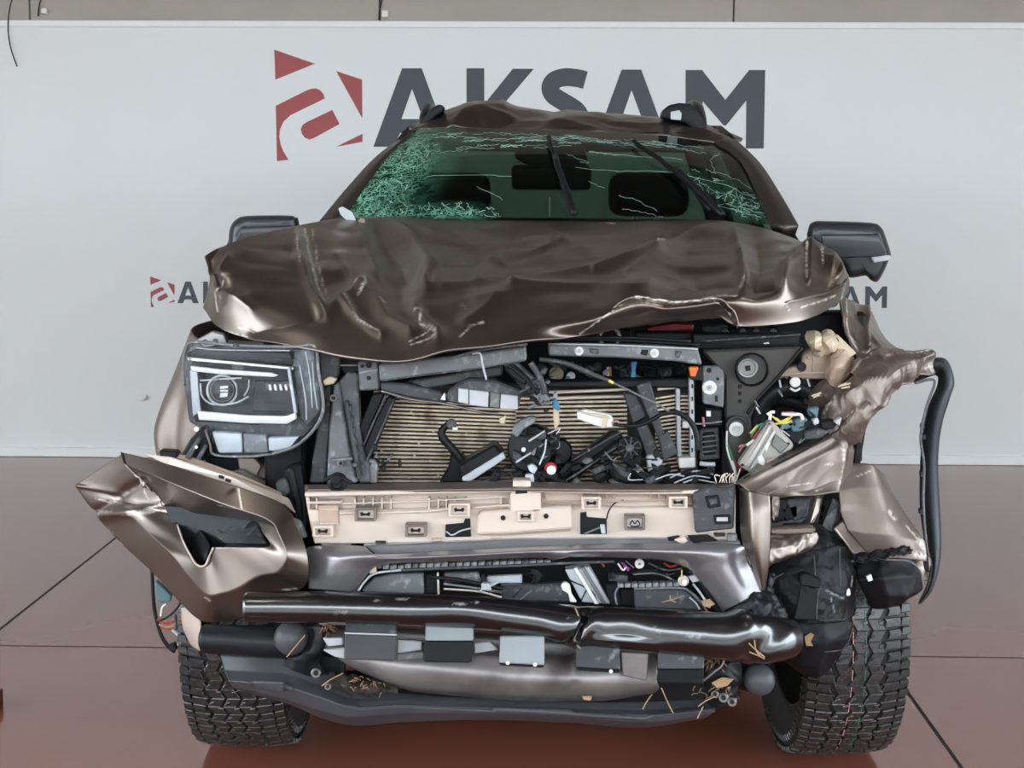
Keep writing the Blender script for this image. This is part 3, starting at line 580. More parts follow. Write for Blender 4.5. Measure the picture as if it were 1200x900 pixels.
# mirrors ------------------------------------------------------------------
def mirror_unit(outline, cap, foot, Y):
    cx, cy = np.mean([p[0] for p in outline]), np.mean([p[1] for p in outline])
    loops = []
    for s_, dy in ((.45, -.055), (.8, -.05), (.95, -.03), (1.0, .0), (.99, .06), (.9, .12), (.5, .13)): loops.append([(cx+(x-cx)*s_, cy+(y-cy)*s_, Y+dy) for x, y in outline])
    G_ = pxarr(loops); G_ = np.swapaxes(cr(np.swapaxes(cr(G_, 28), 0, 1), 56, True), 0, 1)
    f = grid_faces(28, 56, True)+[tuple(range(56)), tuple(27*56+k for k in range(56))]
    o = add('door_mirror', G_.reshape(-1, 3), f, 'mirror_black', T, smooth=True); fixn(o)
    plate('mirror_cap', cap, 'darkgrey' if False else 'mirror_black', o, Y-.062, .012, .005, 3)
    b = MB(); b.prism(W(foot, Y+.03), (0, .05, 0)); k = b.build('mirror_foot', 'mirror_black', o, bevel=.008, seg=2); fixn(k); return o
lm = mirror_unit([(271, 300), (268, 280), (270, 266), (277, 257), (290, 253), (335, 252.5), (346, 254.5), (350, 260), (352, 300)], [(276, 282), (282, 266), (345, 264), (350, 284)], [(345, 280), (400, 272), (400, 310), (345, 305)], 5.05)
rmr = mirror_unit([(949, 285), (948, 266), (954, 260), (965, 259), (1020, 261), (1032, 266), (1037, 275), (1044, 298), (1041, 306), (1036, 318), (1028, 330), (1020, 328), (1014, 323), (995, 325), (985, 310)], [(962, 275), (1030, 274), (1040, 296), (1030, 301), (975, 303), (964, 290)], [(955, 290), (905, 300), (905, 330), (990, 322)], 5.0)
plate('turn_lens', [(1021, 301.5), (1044, 299), (1045, 304.5), (1024, 308.5)], 'lightgrey', rmr, 4.93, .03, .004, 2, label='clear turn signal lens')
# ------------------------------------------------------------------ front end, left of the picture
surf('front_fender', [[(330, 360, 4.95), (232, 380, 4.2), (236, 400, 3.98), (262, 408, 3.9)], [(310, 420, 4.95), (212, 430, 4.22), (224, 445, 4.0), (256, 452, 3.92)],
    [(305, 470, 4.95), (195, 474, 4.2), (212, 485, 4.02), (248, 490, 3.94)], [(305, 520, 4.95), (187, 505, 4.18), (208, 518, 4.02), (242, 520, 3.96)], [(305, 560, 4.95), (190, 540, 4.15), (212, 552, 4.02), (240, 555, 3.96)]], 'bronze_dull', T, 50, 50, th=.004)
# left bumper corner, one skin around its fog lamp opening
oL = [(147, 531, 3.92), (200, 545, 3.74), (268, 567, 3.6), (330, 590, 3.52), (348, 617, 3.47), (361, 655, 3.44), (356, 688, 3.46), (322, 697, 3.5), (292, 722, 3.52), (262, 728, 3.57), (235, 727, 3.61), (208, 703, 3.68), (178, 670, 3.80), (140, 635, 3.94), (112, 603, 4.02), (92, 575, 4.06), (88, 569, 4.06), (96, 563, 4.05), (140, 534, 3.93)]
mL = [(150, 545, 3.88), (198, 565, 3.69), (260, 590, 3.55), (314, 609, 3.47), (328, 628, 3.43), (336, 652, 3.41), (326, 670, 3.43), (302, 676, 3.46), (278, 690, 3.48), (258, 696, 3.51), (242, 696, 3.54), (222, 676, 3.6), (200, 648, 3.67), (172, 622, 3.80), (150, 600, 3.88), (128, 582, 3.965), (126, 575, 3.965), (130, 566, 3.95), (146, 546, 3.89)]
iL = [(204, 598, 3.8), (218, 600, 3.76), (252, 604.5, 3.68), (298, 610.5, 3.57), (308, 624, 3.5), (316, 640, 3.45), (290, 641, 3.47), (266, 641, 3.49), (250, 642, 3.51), (246, 652, 3.53), (240, 664, 3.54), (231, 663, 3.57), (224, 652, 3.61), (216, 636, 3.66), (210, 620, 3.72), (206, 610, 3.76), (205, 606, 3.78), (204, 603, 3.79), (203.5, 600, 3.8)]
rL = [(x, y, Y+.05) for x, y, Y in iL]
bumpL = surf('bumper_corner', [oL, mL, iL, rL], 'bronze', T, 240, 61, closed=True, lv=True, th=.004, crum=None,
    ridges=[([(112, 600), (150, 575), (168, 566)], 5, -.012), ([(120, 603), (160, 600), (200, 590)], 5, .012)],
    scratches=[([(113, 585), (122, 587), (138, 586)], 1.0), ([(120, 590), (140, 588)], .8), ([(112, 600), (135, 598)], .9), ([(148, 604), (172, 602), (192, 598)], 1.0), ([(100, 603), (125, 603)], .7), ([(165, 570), (172, 582)], .8), ([(128, 620), (132, 626)], 1), ([(140, 635), (145, 639)], .9), ([(240, 700), (246, 704)], .9), ([(256, 592), (275, 596)], .7), ([(330, 692), (350, 690)], 1.5)])
plate('fog_pocket', [(192, 592, 3.78), (305, 602, 3.66), (322, 645, 3.6), (255, 650, 3.64), (245, 672, 3.66), (222, 668, 3.7)], 'black', bumpL, 3.7, .04)
plate('fog_trim', [(236, 604, 3.78), (300, 612, 3.66), (312, 638, 3.56), (262, 636, 3.60), (242, 620, 3.72)], 'darkgrey', bumpL, 3.58, .02, .004, 2)
plate('fog_trim', [(212, 606, 3.82), (228, 608, 3.78), (246, 640, 3.62), (240, 660, 3.60), (228, 656, 3.64)], 'black', bumpL, 3.6, .02, .004, 2)
tube_px('corner_edge', [(250, 642, 3.505), (245, 653, 3.525), (240, 663, 3.535), (231, 662, 3.565), (224, 652, 3.605), (215, 635, 3.655), (208, 615, 3.735)], 1.4, 'champagne', bumpL, 3.55)
plate('upper_flange', [(168, 531, 3.86), (200, 537, 3.76), (275, 560, 3.64), (338, 585, 3.56), (346, 602, 3.52), (334, 592, 3.53), (268, 568, 3.61), (198, 546, 3.75)], 'champagne', bumpL, 3.7, .012)
plate('upper_flange', [(182, 527, 3.9), (214, 533, 3.8), (290, 560, 3.68), (330, 578, 3.62), (330, 583, 3.6), (288, 565, 3.66), (212, 538, 3.78)], 'pinkbeige', bumpL, 3.75, .01)
for (x, y) in ((256, 557), (264, 561), (314, 582), (322, 586)): plate('slot_clip', [(x, y), (x+6, y+2), (x+6, y+5), (x, y+3)], 'black', bumpL, 3.58, .01, 0)
plate('retainer_clip', [(186, 528), (206, 529), (212, 541), (188, 540)], 'black', T, 3.80, .04, .003)
b_ = plate('lamp_bracket', [(209, 538), (222, 516), (236, 500), (246, 506), (242, 530), (232, 546)], 'black', T, 3.80, .05, .004)
plate('bracket_rib', [(216, 536), (232, 512), (236, 514), (222, 540)], 'darkgrey', b_, 3.775, .02, .002)
plate('bracket_rib', [(228, 540), (240, 520), (243, 523), (233, 543)], 'darkgrey', b_, 3.775, .02, .002)
disc_px('white_grommet', 230, 503, 3, 'white', b_, 3.77); disc_px('white_grommet', 230, 524, 2, 'white', b_, 3.77)
# headlight
HY = lambda x, o=0: 3.85-.0016*(x-215)+o
def H(pts, o=0): return [(x, y, HY(x, o)) for x, y in pts]
hl_out = [(218, 410), (228, 400), (280, 404), (345, 406), (363, 404), (371, 410), (373, 433), (378, 484), (352, 519), (320, 532), (252, 533), (241, 505), (221, 495), (215, 450)]
hl = plate('headlight', H(hl_out, .04), 'darkgrey', T, 3.7, .10, .008, 2, label='cracked left headlight unit hanging loose')
plate('lamp_reflector', H([(224, 424), (340, 428), (352, 488), (300, 498), (228, 494)], .02), 'blackmatte', hl, 3.7, .02)
plate('lamp_hood', H([(218, 414), (232, 408), (340, 412), (344, 428), (222, 420)], .0), 'black', hl, 3.7, .03, .004, 2)
plate('chrome_strip', H([(219, 418), (280, 424), (344, 430), (344, 434), (280, 428), (220, 423)], -.005), 'metal', hl, 3.7, .012)
plate('light_bar', H([(223, 429), (258, 433), (318, 437), (326, 440), (321, 442), (256, 438.5), (224, 435)], -.012), 'white', hl, 3.7, .015, .002, 2, label='white upper light bar')
plate('light_bar', H([(222, 434), (231, 436), (235, 482), (226, 488)], -.008), 'lightgrey', hl, 3.7, .015, .002, 2)
plate('light_bar', H([(231, 482), (290, 487), (334, 488), (346, 484), (347, 491), (336, 497), (290, 496), (233, 492)], -.014), 'white', hl, 3.7, .015, .002, 2, label='white lower light bar')
plate('light_bar', H([(336, 430), (339.5, 430), (348, 484), (344.5, 486)], -.012), 'lightgrey', hl, 3.7, .012)
def lens_disc():
    x, y = 260.5, 457.5; ax = (.12, -1, .02)
    for r, w_, m_ in ((17.5, 1.5, 'lightgrey'), (13.5, .8, 'steel')):
        Y = HY(x, -.012); b = MB(); b.lathe(at(x, y, Y), ax, [((r+w_*math.cos(a))*Y/F_PX, w_*math.sin(a)*Y/F_PX) for a in np.linspace(0, 2*math.pi, 9)], 36); b.build('projector_ring', m_, hl, smooth=True)
    disc_px('projector_lens', x, y, 16, 'darkgrey', hl, HY(x, .002), [(1, -.1), (.95, .10), (.7, .22), (.4, .28), (0, .30)], 28, ax)
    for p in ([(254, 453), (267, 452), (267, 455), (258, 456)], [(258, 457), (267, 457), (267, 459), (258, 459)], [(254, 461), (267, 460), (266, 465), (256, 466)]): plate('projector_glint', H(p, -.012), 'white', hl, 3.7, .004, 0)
lens_disc()
tube_px('bezel_line', H([(235, 446), (258, 444.5), (283, 443)], -.016), 1.1, 'lightgrey', hl, 3.7)
tube_px('bezel_line', H([(235, 449), (237, 464), (247, 473), (262, 474), (277, 472), (291, 465)], -.016), 1.2, 'lightgrey', hl, 3.7)
tube_px('bezel_line', H([(292, 445), (291, 455), (286, 464)], -.016), .9, 'lightgrey', hl, 3.7)
plate('lamp_tray', H([(298, 446), (342, 446), (346, 484), (296, 482)], .0), 'black', hl, 3.7, .02)
plate('lamp_tray', H([(310, 448), (342, 449), (343, 458), (312, 458)], -.006), 'darkgrey', hl, 3.7, .012)
for k in range(5):
    x = 314+k*6.2; plate('led_cell', H([(x, 450.5), (x+3.2, 450.5), (x+4.8, 458), (x+1.6, 458)], -.014), 'white', hl, 3.7, .008)
plate('turn_cell', H([(248, 506), (283, 508), (284, 531), (256, 531)], .0), 'lightgrey', hl, 3.7, .03, .004, 2)
plate('turn_cell', H([(285, 508), (312, 509), (314, 531), (286, 531)], .0), 'grey', hl, 3.7, .03, .004, 2)
plate('turn_cell', H([(314, 513), (350, 512), (340, 525), (322, 529), (315, 529)], -.005), 'lightgrey', hl, 3.7, .03, .004, 2)
plate('lamp_side', H([(345, 409), (364, 408), (369, 412), (371, 434), (375, 482), (360, 500), (352, 488), (343, 430)], .01), 'darkgrey', hl, 3.7, .03, .004, 2)
tube_px('lens_rim', H([(216, 452), (215, 430), (218, 410), (228, 401), (280, 405), (345, 406.5), (363, 404), (371, 410), (373, 433), (378, 484), (352, 519), (320, 532)], -.02), 2.0, 'grey', hl, 3.7, n=70)
for pts in ([(358, 412), (363, 440), (366, 478)], [(351, 428), (358, 468), (359, 492)], [(366, 424), (368, 452), (372, 480)], [(230, 407.5), (260, 410), (340, 411)]): tube_px('lens_streak', H(pts, -.02), .8, 'lightgrey', hl, 3.7)  # pale streak lines laid over the lens
tube_px('lens_rim', H([(241, 503), (246, 520), (252, 533), (290, 535), (320, 532)], -.01), 1.6, 'grey', hl, 3.7)
lr = [[(217, 414), (232, 406), (280, 408), (330, 410), (362, 407)], [(216, 440), (240, 440), (290, 440), (335, 440), (371, 438)], [(218, 480), (240, 485), (290, 490), (335, 492), (375, 480)], [(232, 496), (250, 510), (290, 515), (330, 515), (356, 510)], [(246, 506), (258, 530), (290, 533), (318, 531), (344, 519)]]
surf('lamp_lens', [[(x, y, HY(x, -.03-.02*math.sin(math.pi*j/4))) for j, (x, y) in enumerate(r)] for r in lr], 'lens', hl, 40, 40, th=0, crum=(.003, 14, 2))
plate('lamp_mount', H([(228, 399), (248, 388), (262, 392), (266, 404), (240, 408)], .03), 'steel', hl, 3.8, .03, .003)
disc_px('mount_bolt', 240, 401, 3.5, 'grey', hl, 3.80); disc_px('mount_bolt', 252, 400, 3.2, 'darkgrey', hl, 3.78); disc_px('mount_bolt', 276, 405, 3.5, 'darkgrey', hl, 3.72)
# struts and brackets below the headlight
plate('lamp_support', [(236, 534), (300, 538), (346, 520), (352, 545), (330, 560), (290, 555), (246, 548)], 'black', T, 3.86, .08, .004)
plate('lamp_tab', [(278, 536), (298, 537), (306, 546), (300, 560), (282, 558)], 'bronze_dull', T, 3.76, .02, .002)
plate('lamp_tab', [(264, 554), (284, 550), (312, 566), (300, 578), (268, 570)], 'steel', T, 3.74, .02, .003)
plate('lamp_tab', [(296, 548), (326, 538), (338, 545), (318, 562), (300, 560)], 'bronze_dull', T, 3.79, .02, .003)
plate('lamp_tab', [(318, 520), (352, 522), (346, 548), (328, 548)], 'darkgrey', T, 3.8, .03, .003)
disc_px('tab_hole', 287, 555, 2.4, 'black', T, 3.745)
plate('black_strut', [(331, 550), (352, 543), (358, 600), (358, 622), (345, 606), (336, 580)], 'black', T, 3.66, .06, .005)
plate('black_strut', [(322, 566), (334, 560), (340, 578), (332, 584), (326, 580)], 'darkgrey', T, 3.64, .04, .004)
tube_px('black_strut', [(340, 548), (346, 575), (352, 612)], 4, 'black', T, 3.62)
plate('clip_block', [(338, 606), (352, 612), (360, 630), (348, 632)], 'grey', T, 3.5, .02, .003)
# radiator support: left upright
lp = plate('radiator_upright', [(391, 450), (397, 449), (400, 470), (411, 535), (419, 566), (383, 566), (386, 500)], 'grey', T, 3.66, .06, .004)
plate('upright_flange', [(397, 446), (408, 436), (419, 437), (420, 470), (421, 500), (425, 520), (432, 548), (433, 566), (420, 566), (412, 530), (402, 480)], 'grey', lp, 3.69, .05, .004)
plate('upright_flange', [(377, 455), (389, 450), (387, 500), (381, 566), (362, 566), (366, 540), (372, 500)], 'darkgrey', lp, 3.70, .05, .004)
plate('upright_rib', [(403, 470), (407, 470), (424, 560), (419, 562)], 'darkgrey', lp, 3.645, .03, .002)
plate('upright_rib', [(388, 538), (413, 536), (413, 539), (388, 541)], 'grey', lp, 3.645, .02, .001)
for (x, y, r) in ((390.5, 466.5, 4.5), (399, 543, 4.2)):
    disc_px('bolt_washer', x, y, r, 'steel', lp, 3.645); disc_px('bolt_head', x, y, r*.5, 'black', lp, 3.635)
for k in range(6): plate('torn_edge', [(404+k*2.6, 478+k*13), (411+k*2, 474+k*13), (412+k*2.2, 482+k*13), (407+k*2.4, 488+k*13)], 'darkgrey', lp, 3.655, .02, .002)
disc_px('torn_boot', 395, 566, 12, 'black', T, 3.5, [(1, -.6), (.95, .1), (.6, .3), (.5, .05), (0, .05)]); disc_px('torn_boot', 393, 562, 6, 'blackmatte', T, 3.47); tube_px('torn_boot', [(380, 563), (390, 558), (400, 560), (412, 566)], 2.5, 'black', T, 3.48)
plate('shutter_flap', [(421, 500), (436, 462), (452, 459), (434, 500), (428, 524)], 'black', T, 3.70, .03, .003)
plate('shutter_flap', [(426, 526), (440, 492), (455, 464), (464, 467), (442, 520), (432, 543)], 'black', T, 3.68, .03, .003)
tube_px('shutter_edge', [(426, 522), (438, 494), (453, 462)], 1.3, 'darkgrey', T, 3.675); tube_px('shutter_edge', [(430, 540), (446, 505), (462, 468)], 1.3, 'darkgrey', T, 3.66)
plate('radiator_end', [(432, 548), (441, 532), (441, 566), (433, 566)], 'metal', T, 3.72, .04, .002)
bx = plate('lock_bracket', [(419, 424), (443, 423), (445, 457), (421, 458)], 'grey', T, 3.64, .04, .004)
for (x, y, r) in ((424.5, 429, 2.2), (432, 428, 3.4), (432, 443, 2.6)): disc_px('bracket_hole', x, y, r, 'black', bx, 3.638)
tube_px('bracket_rib', [(421, 437), (432, 435), (443, 434)], 1, 'lightgrey', bx, 3.638)
plate('grille_shroud', [(373, 412), (400, 414), (396, 442), (376, 450)], 'darkgrey', T, 3.66, .05, .004)
plate('grille_shroud', [(398, 414), (420, 420), (420, 436), (404, 440), (397, 430)], 'black', T, 3.70, .05, .004)
tube_px('latch_rod', [(398, 428), (420, 428)], 2, 'steel', T, 3.67)
plate('cream_tab', [(378, 446), (386, 441), (395, 444), (391, 450), (380, 452)], 'cream', T, 3.63, .02, .002)
# snapped upper crossmember and grille bars
ub = plate('upper_crossmember', [(444, 427), (500, 421), (560, 414), (616, 406), (617, 423), (560, 433), (500, 440), (445, 447)], 'grey', T, 3.58, .06, .004)
tube_px('crossmember_lip', [(524, 421), (560, 411), (618, 403)], 1.6, 'grey', ub, 3.575); tube_px('crossmember_lip', [(448, 446), (500, 439), (560, 432)], 1.2, 'darkgrey', ub, 3.572)
plate('grille_bar', [(477, 447), (540, 436), (588, 427), (589, 440), (548, 447), (500, 456)], 'darkgrey', T, 3.63, .04, .004)
plate('grille_bar', [(446, 448), (475, 450), (518, 460), (524, 473), (480, 466), (447, 458)], 'darkgrey', T, 3.60, .04, .004)
gb = plate('grille_bar', [(523, 460), (536, 451), (548, 444), (580, 446), (612, 458), (610, 470), (607, 480), (586, 479), (560, 474), (536, 474), (523, 471)], 'darkgrey', T, 3.56, .05, .005)
for p in ([(537, 455), (549, 456.5), (549, 474), (537, 471.5)], [(550, 457), (573, 459.5), (572, 477.5), (550, 474.5)], [(575, 460), (586, 461), (585, 478), (574, 477)], [(587, 462), (607, 464), (607, 480), (586, 479)]):
    plate('grille_facet', p, 'lightgrey' if p[0][0] != 575 else 'grey', gb, 3.55, .012, .0015)
plate('pale_chip', [(516, 468), (521, 460), (522, 469)], 'white', gb, 3.56, .005, 0)
tube_px('support_rod', [(553, 415), (562, 414), (565, 426), (570, 445)], 1.4, 'lightgrey', T, 3.54)
tube_px('grille_lower_trim', [(447, 458), (482, 468), (520, 473), (560, 482), (584, 485)], 1.7, 'steel', T, 3.57)
plate('grille_fragment', [(588, 426), (604, 424), (628, 446), (640, 470), (628, 474), (612, 456)], 'darkgrey', T, 3.58, .05, .005)
plate('grille_fragment', [(590, 432), (602, 428), (622, 446), (614, 453), (600, 443)], 'black', T, 3.54, .04, .005)
plate('grille_fragment', [(614, 452), (628, 444), (634, 456), (622, 463)], 'darkgrey', T, 3.53, .04, .005)
plate('grille_fragment', [(623, 464), (633, 455), (646, 470), (633, 474)], 'grey', T, 3.52, .04, .004)
tube_px('grille_strut', [(596, 428), (616, 444), (630, 462)], 2.2, 'black', T, 3.51); tube_px('grille_strut', [(606, 462), (622, 452), (636, 440)], 2, 'darkgrey', T, 3.515); tube_px('grille_strut', [(618, 478), (632, 474), (646, 472)], 2.2, 'grey', T, 3.51)
tube_px('ribbed_hose', [(622, 425), (630, 438), (636, 450), (638, 462)], 3.6, 'darkgrey', T, 3.50, n=26, rib=1)
# radiator -----------------------------------------------------------
rad = plate('radiator', [(436, 452), (815, 446), (818, 566), (436, 566)], 'corefin', T, 3.84, .05, .004)
b = MB()
for k in range(27):
    y = 458+k*4.75; s_ = .05-.0022*k
    w = [at(438, y, 3.82), at(605, y+167*s_, 3.82), at(605, y+167*s_+2.4, 3.82), at(438, y+2.4, 3.82)]; b.prism(w, (0, .03, 0))
for k in range(22):
    y = 464+k*5.0
    w = [at(604, y+2, 3.81), at(735, y, 3.81), at(735, y+2.4, 3.81), at(604, y+4.4, 3.81)]; b.prism(w, (0, .03, 0))
for k in range(20):
    y = 463+k*4.6
    w = [at(768, y+3, 3.80), at(794, y-1, 3.80), at(794, y+1.2, 3.80), at(768, y+5.2, 3.80)]; b.prism(w, (0, .03, 0))
    w = [at(798, y, 3.80), at(809, y, 3.80), at(809, y+2.2, 3.80), at(798, y+2.2, 3.80)]; b.prism(w, (0, .03, 0))
o = b.build('cooling_tubes', 'core', rad, kind='stuff'); fixn(o)
plate('radiator_rail', [(641, 447), (810, 443), (812, 455), (641, 454)], 'black', rad, 3.78, .05, .004)
for p in ([(646, 458.5), (736, 455), (736, 458), (646, 462)], [(652, 465), (731, 463), (731, 466.5), (652, 469)], [(467, 468.5), (497, 468.5), (497, 471), (467, 471)], [(770, 453), (800, 451), (801, 455), (770, 458)]): plate('header_tube', p, 'champagne', rad, 3.79, .02, .002)
plate('radiator_bar', [(792, 456), (797, 456), (799, 542), (793.5, 542)], 'lightgrey', rad, 3.77, .03, .002)
rb_ = plate('radiator_bar', [(807.5, 444), (813, 444), (815, 549), (809, 549)], 'lightgrey', rad, 3.75, .03, .002)
for k in range(6): plate('bar_slot', rect(810.2, 450+k*15, 812.2, 455+k*15), 'black', rb_, 3.749, .004, 0)
plate('radiator_foot', [(795, 537), (815, 536), (815, 548), (796, 549)], 'white', rad, 3.74, .03, .002); plate('radiator_foot', [(800, 494), (808, 494), (808, 502), (800, 502)], 'white', rad, 3.76, .02, .002)
for (x, y) in ((483, 485), (480, 482), (468, 508), (489, 519), (545, 508), (484, 533), (503, 539), (512, 556), (478, 559), (445, 527), (506, 505)):
    plate('core_dent', [(x, y), (x+3, y-.6), (x+3, y+2), (x+.4, y+1.6)], 'cream', rad, 3.815, .004, 0)
# loose black parts in front of the core
tube_px('bent_lever', [(532, 494), (525, 497), (518, 505), (519, 513), (530, 526), (546, 545)], [3, 3.5, 4.5, 5, 5, 4.5], 'black', T, 3.72); disc_px('lever_pivot', 529, 497, 6, 'darkgrey', T, 3.71); plate('pale_chip', [(530, 501), (537, 501), (536, 504), (531, 504)], 'white', T, 3.70, .004, 0)
plate('black_bracket', [(524, 518), (536, 528), (552, 544), (548, 566), (514, 566), (525, 548), (528, 534)], 'black', T, 3.74, .04, .005)
bb = plate('black_box', [(536, 546), (580, 520), (592, 536), (541, 563)], 'darkgrey', T, 3.66, .08, .006); bb.data.materials[0] = M['black']
plate('box_edge', [(541, 560), (590, 530), (593, 537), (552, 564), (542, 564)], 'lightgrey', bb, 3.65, .02, .002)
tube_px('scrap_strut', [(560, 566), (585, 558), (606, 552)], 2, 'darkgrey', T, 3.68); tube_px('scrap_strut', [(556, 560), (580, 552), (600, 545)], 1.6, 'black', T, 3.69)
fm = disc_px('horn_motor', 622, 526, 29, 'black', T, 3.66, [(1, -.9), (1, -.1), (.9, .1), (.62, .12), (.6, .3), (.3, .34), (0, .3)], 30, (-.15, -1, .1))
plate('motor_arc', [(599, 508), (603, 499), (611, 492), (622, 488), (631, 491), (624, 497), (614, 503), (606, 513)], 'grey', fm, 3.58, .03, .003)
for p in ([(619, 516.5), (638, 504.5), (638.6, 506), (620, 518.3)], [(604, 541), (622, 530), (622.6, 531.6), (605, 543)]): plate('motor_rib', p, 'lightgrey', fm, 3.59, .01, .001)
for (x, y, w_, h_, a) in ((612, 508, 10, 8, 'black'), (634, 512, 12, 8, 'darkgrey'), (640, 528, 10, 14, 'black'), (606, 536, 10, 10, 'darkgrey'), (628, 540, 12, 9, 'black'), (652, 516, 8, 16, 'blackmatte'), (654, 540, 8, 10, 'black')):
    q_ = random.uniform(-3, 3); plate('motor_block', [(x-w_/2, y-h_/2+q_), (x+w_/2, y-h_/2-q_), (x+w_/2, y+h_/2-q_), (x-w_/2, y+h_/2+q_)], a, fm, 3.60+random.uniform(0, .03), .04, .004)
disc_px('white_dot', 613.5, 527, 2.6, 'white', fm, 3.57); tube_px('motor_cable', [(640, 515), (638, 530), (632, 545)], 1, 'lightgrey', fm, 3.58)
disc_px('horn_motor', 655, 530, 17, 'blackmatte', T, 3.70, [(1, -.9), (1, -.1), (.8, .15), (0, .2)], 24, (.2, -1, .1))
cp = disc_px('red_collar', 645, 549, 7.5, 'red', T, 3.62); disc_px('white_cap', 646, 551, 5.6, 'white', cp, 3.61)
plate('white_connector', [(618, 546), (624, 544), (630, 549), (626, 556), (620, 552)], 'lightgrey', T, 3.60, .02, .002); plate('white_connector', [(615, 557), (625, 556), (626, 566), (617, 566)], 'lightgrey', T, 3.58, .02, .002)
k_ = plate('resistor_strip', [(648, 472), (655, 478), (656, 496), (650, 505), (648, 490)], 'cream', T, 3.62, .02, .002); plate('resistor_cap', [(647, 469), (651, 467), (657, 477), (655, 482), (648, 478)], 'blue', k_, 3.615, .02, .002)
plate('cream_tab', [(585, 491), (593, 486), (591.5, 497), (585.5, 496)], 'cream', T, 3.62, .01, .001)
wc = plate('wire_connector', [(676, 483), (684, 480), (714, 486), (719, 491), (718, 501), (706, 502), (676, 491)], 'white', T, 3.60, .03, .003)
plate('connector_rib', [(678, 482), (712, 487), (716, 491), (690, 487)], 'cream', wc, 3.595, .01, .001); plate('connector_rib', [(707, 489), (712, 490), (711, 500), (706, 499)], 'cream', wc, 3.592, .01, .001)
tube_px('wire_stub', [(717, 496), (722, 493), (726, 496)], 1.2, 'pink', wc, 3.6)
# crossmember of the right half with its bolts
rc = plate('upper_crossmember', [(642, 403), (700, 404), (760, 405), (818, 409), (823, 428), (788, 423), (720, 419), (643, 417)], 'grey', T, 3.64, .05, .004)
for (x, y, r) in ((678.5, 411.5, 5.2), (767, 414, 5.4)):
    disc_px('bolt_washer', x, y, r, 'white', rc, 3.635); disc_px('bolt_head', x, y, r*.45, 'lightgrey', rc, 3.628)
plate('crossmember_dent', [(690, 408), (702, 409), (702, 415), (692, 414)], 'darkgrey', rc, 3.638, .01, .002); plate('crossmember_dent', [(752, 410), (760, 410), (758, 417), (750, 415)], 'black', rc, 3.638, .01, .002); plate('crossmember_dent', [(790, 410), (800, 411), (797, 420), (791, 420)], 'darkgrey', rc, 3.638, .01, .003)
tube_px('crossmember_lip', [(643, 403), (720, 404.5), (818, 409)], 1.1, 'lightgrey', rc, 3.635)
for pts, w_ in (([(560, 402), (620, 398), (652, 400)], 2.2), ([(600, 400), (700, 398), (820, 404)], 1.6), ([(660, 396), (740, 396), (810, 400)], 2.2)): tube_px('hood_seal', pts, w_, 'black', T, 3.68)
b = MB(); p = at(714, 395, 3.9); b.lathe(p, (0, -1, 0), [(.024+.006*math.cos(a), .006*math.sin(a)) for a in np.linspace(0, 2*math.pi, 10)], 22); b.build('lifting_eye', 'steel', T, smooth=True)
plate('jack_bracket', [(760, 383), (790, 379), (813, 380), (813, 387), (772, 389), (764, 398), (759, 397)], 'red', T, 3.95, .03, .003, label='bright red plastic bracket')
for (x0, y0, x1, y1, m_, Y) in ((822, 382, 855, 391, 'darkgrey', 3.95), (855, 384, 905, 393, 'black', 3.92), (745, 389, 830, 400, 'black', 3.9), (812, 391, 938, 409, 'black', 3.82), (640, 386, 740, 398, 'blackmatte', 4.0)): plate('latch_panel', rect(x0, y0, x1, y1), m_, T, Y, .05, .004)
tube_px('latch_cable', [(820, 400), (880, 396), (938, 392)], 1.4, 'darkgrey', T, 3.8); tube_px('latch_cable', [(812, 403), (880, 404), (940, 404)], 1.2, 'blackmatte', T, 3.79)
for x in (850, 870, 886, 906): disc_px('panel_stud', x, 389, 4, 'darkgrey', T, 3.9)
plate('white_tag', [(895, 402), (901, 401), (902, 404), (896, 405)], 'white', T, 3.8, .005, 0)
# things in the gap behind the crossmember
disc_px('beige_motor', 652, 438, 8.5, 'cream', T, 4.0); disc_px('white_cap', 669, 441, 5.2, 'white', T, 3.95); plate('white_tag', [(711, 430), (714, 430), (714, 441), (711, 441)], 'white', T, 3.9, .01, .001); plate('orange_tag', [(714.5, 430), (716.5, 430), (716.5, 441), (714.5, 441)], 'orange', T, 3.9, .01, .001)
plate('blue_strap', [(739, 424), (747, 424), (745, 434), (746, 446), (738, 447), (740, 434)], 'blue', T, 3.85, .01, .002)
for (x, y, r, m_) in ((690, 435, 6, 'steel'), (634, 434, 7, 'darkgrey'), (735, 440, 9, 'darkgrey'), (762, 436, 11, 'black'), (780, 437, 7, 'darkgrey'), (700, 430, 5, 'darkgrey'), (643, 448, 5, 'steel'), (796, 434, 8, 'black')): disc_px('pulley', x, y, r, m_, T, 4.05, [(1, -.6), (1, 0), (.8, .1), (.7, -.05), (.4, -.05), (.35, .15), (0, .15)])
for k, pts in enumerate(([(690, 428), (692, 440), (688, 448)], [(720, 430), (735, 436), (760, 446)], [(750, 428), (770, 432), (800, 428)], [(644, 426), (660, 430), (672, 424)])): tube_px('coolant_pipe', pts, 1.6, ('darkgrey', 'steel', 'black', 'steel')[k], T, 3.98)
plate('orange_tab', [(807, 430), (819, 430), (815, 442), (809, 441)], 'orange', T, 3.70, .02, .002, label='orange plastic tab')
plate('tab_base', [(806, 441), (822, 428), (823, 446), (812, 446)], 'black', T, 3.72, .03, .002)
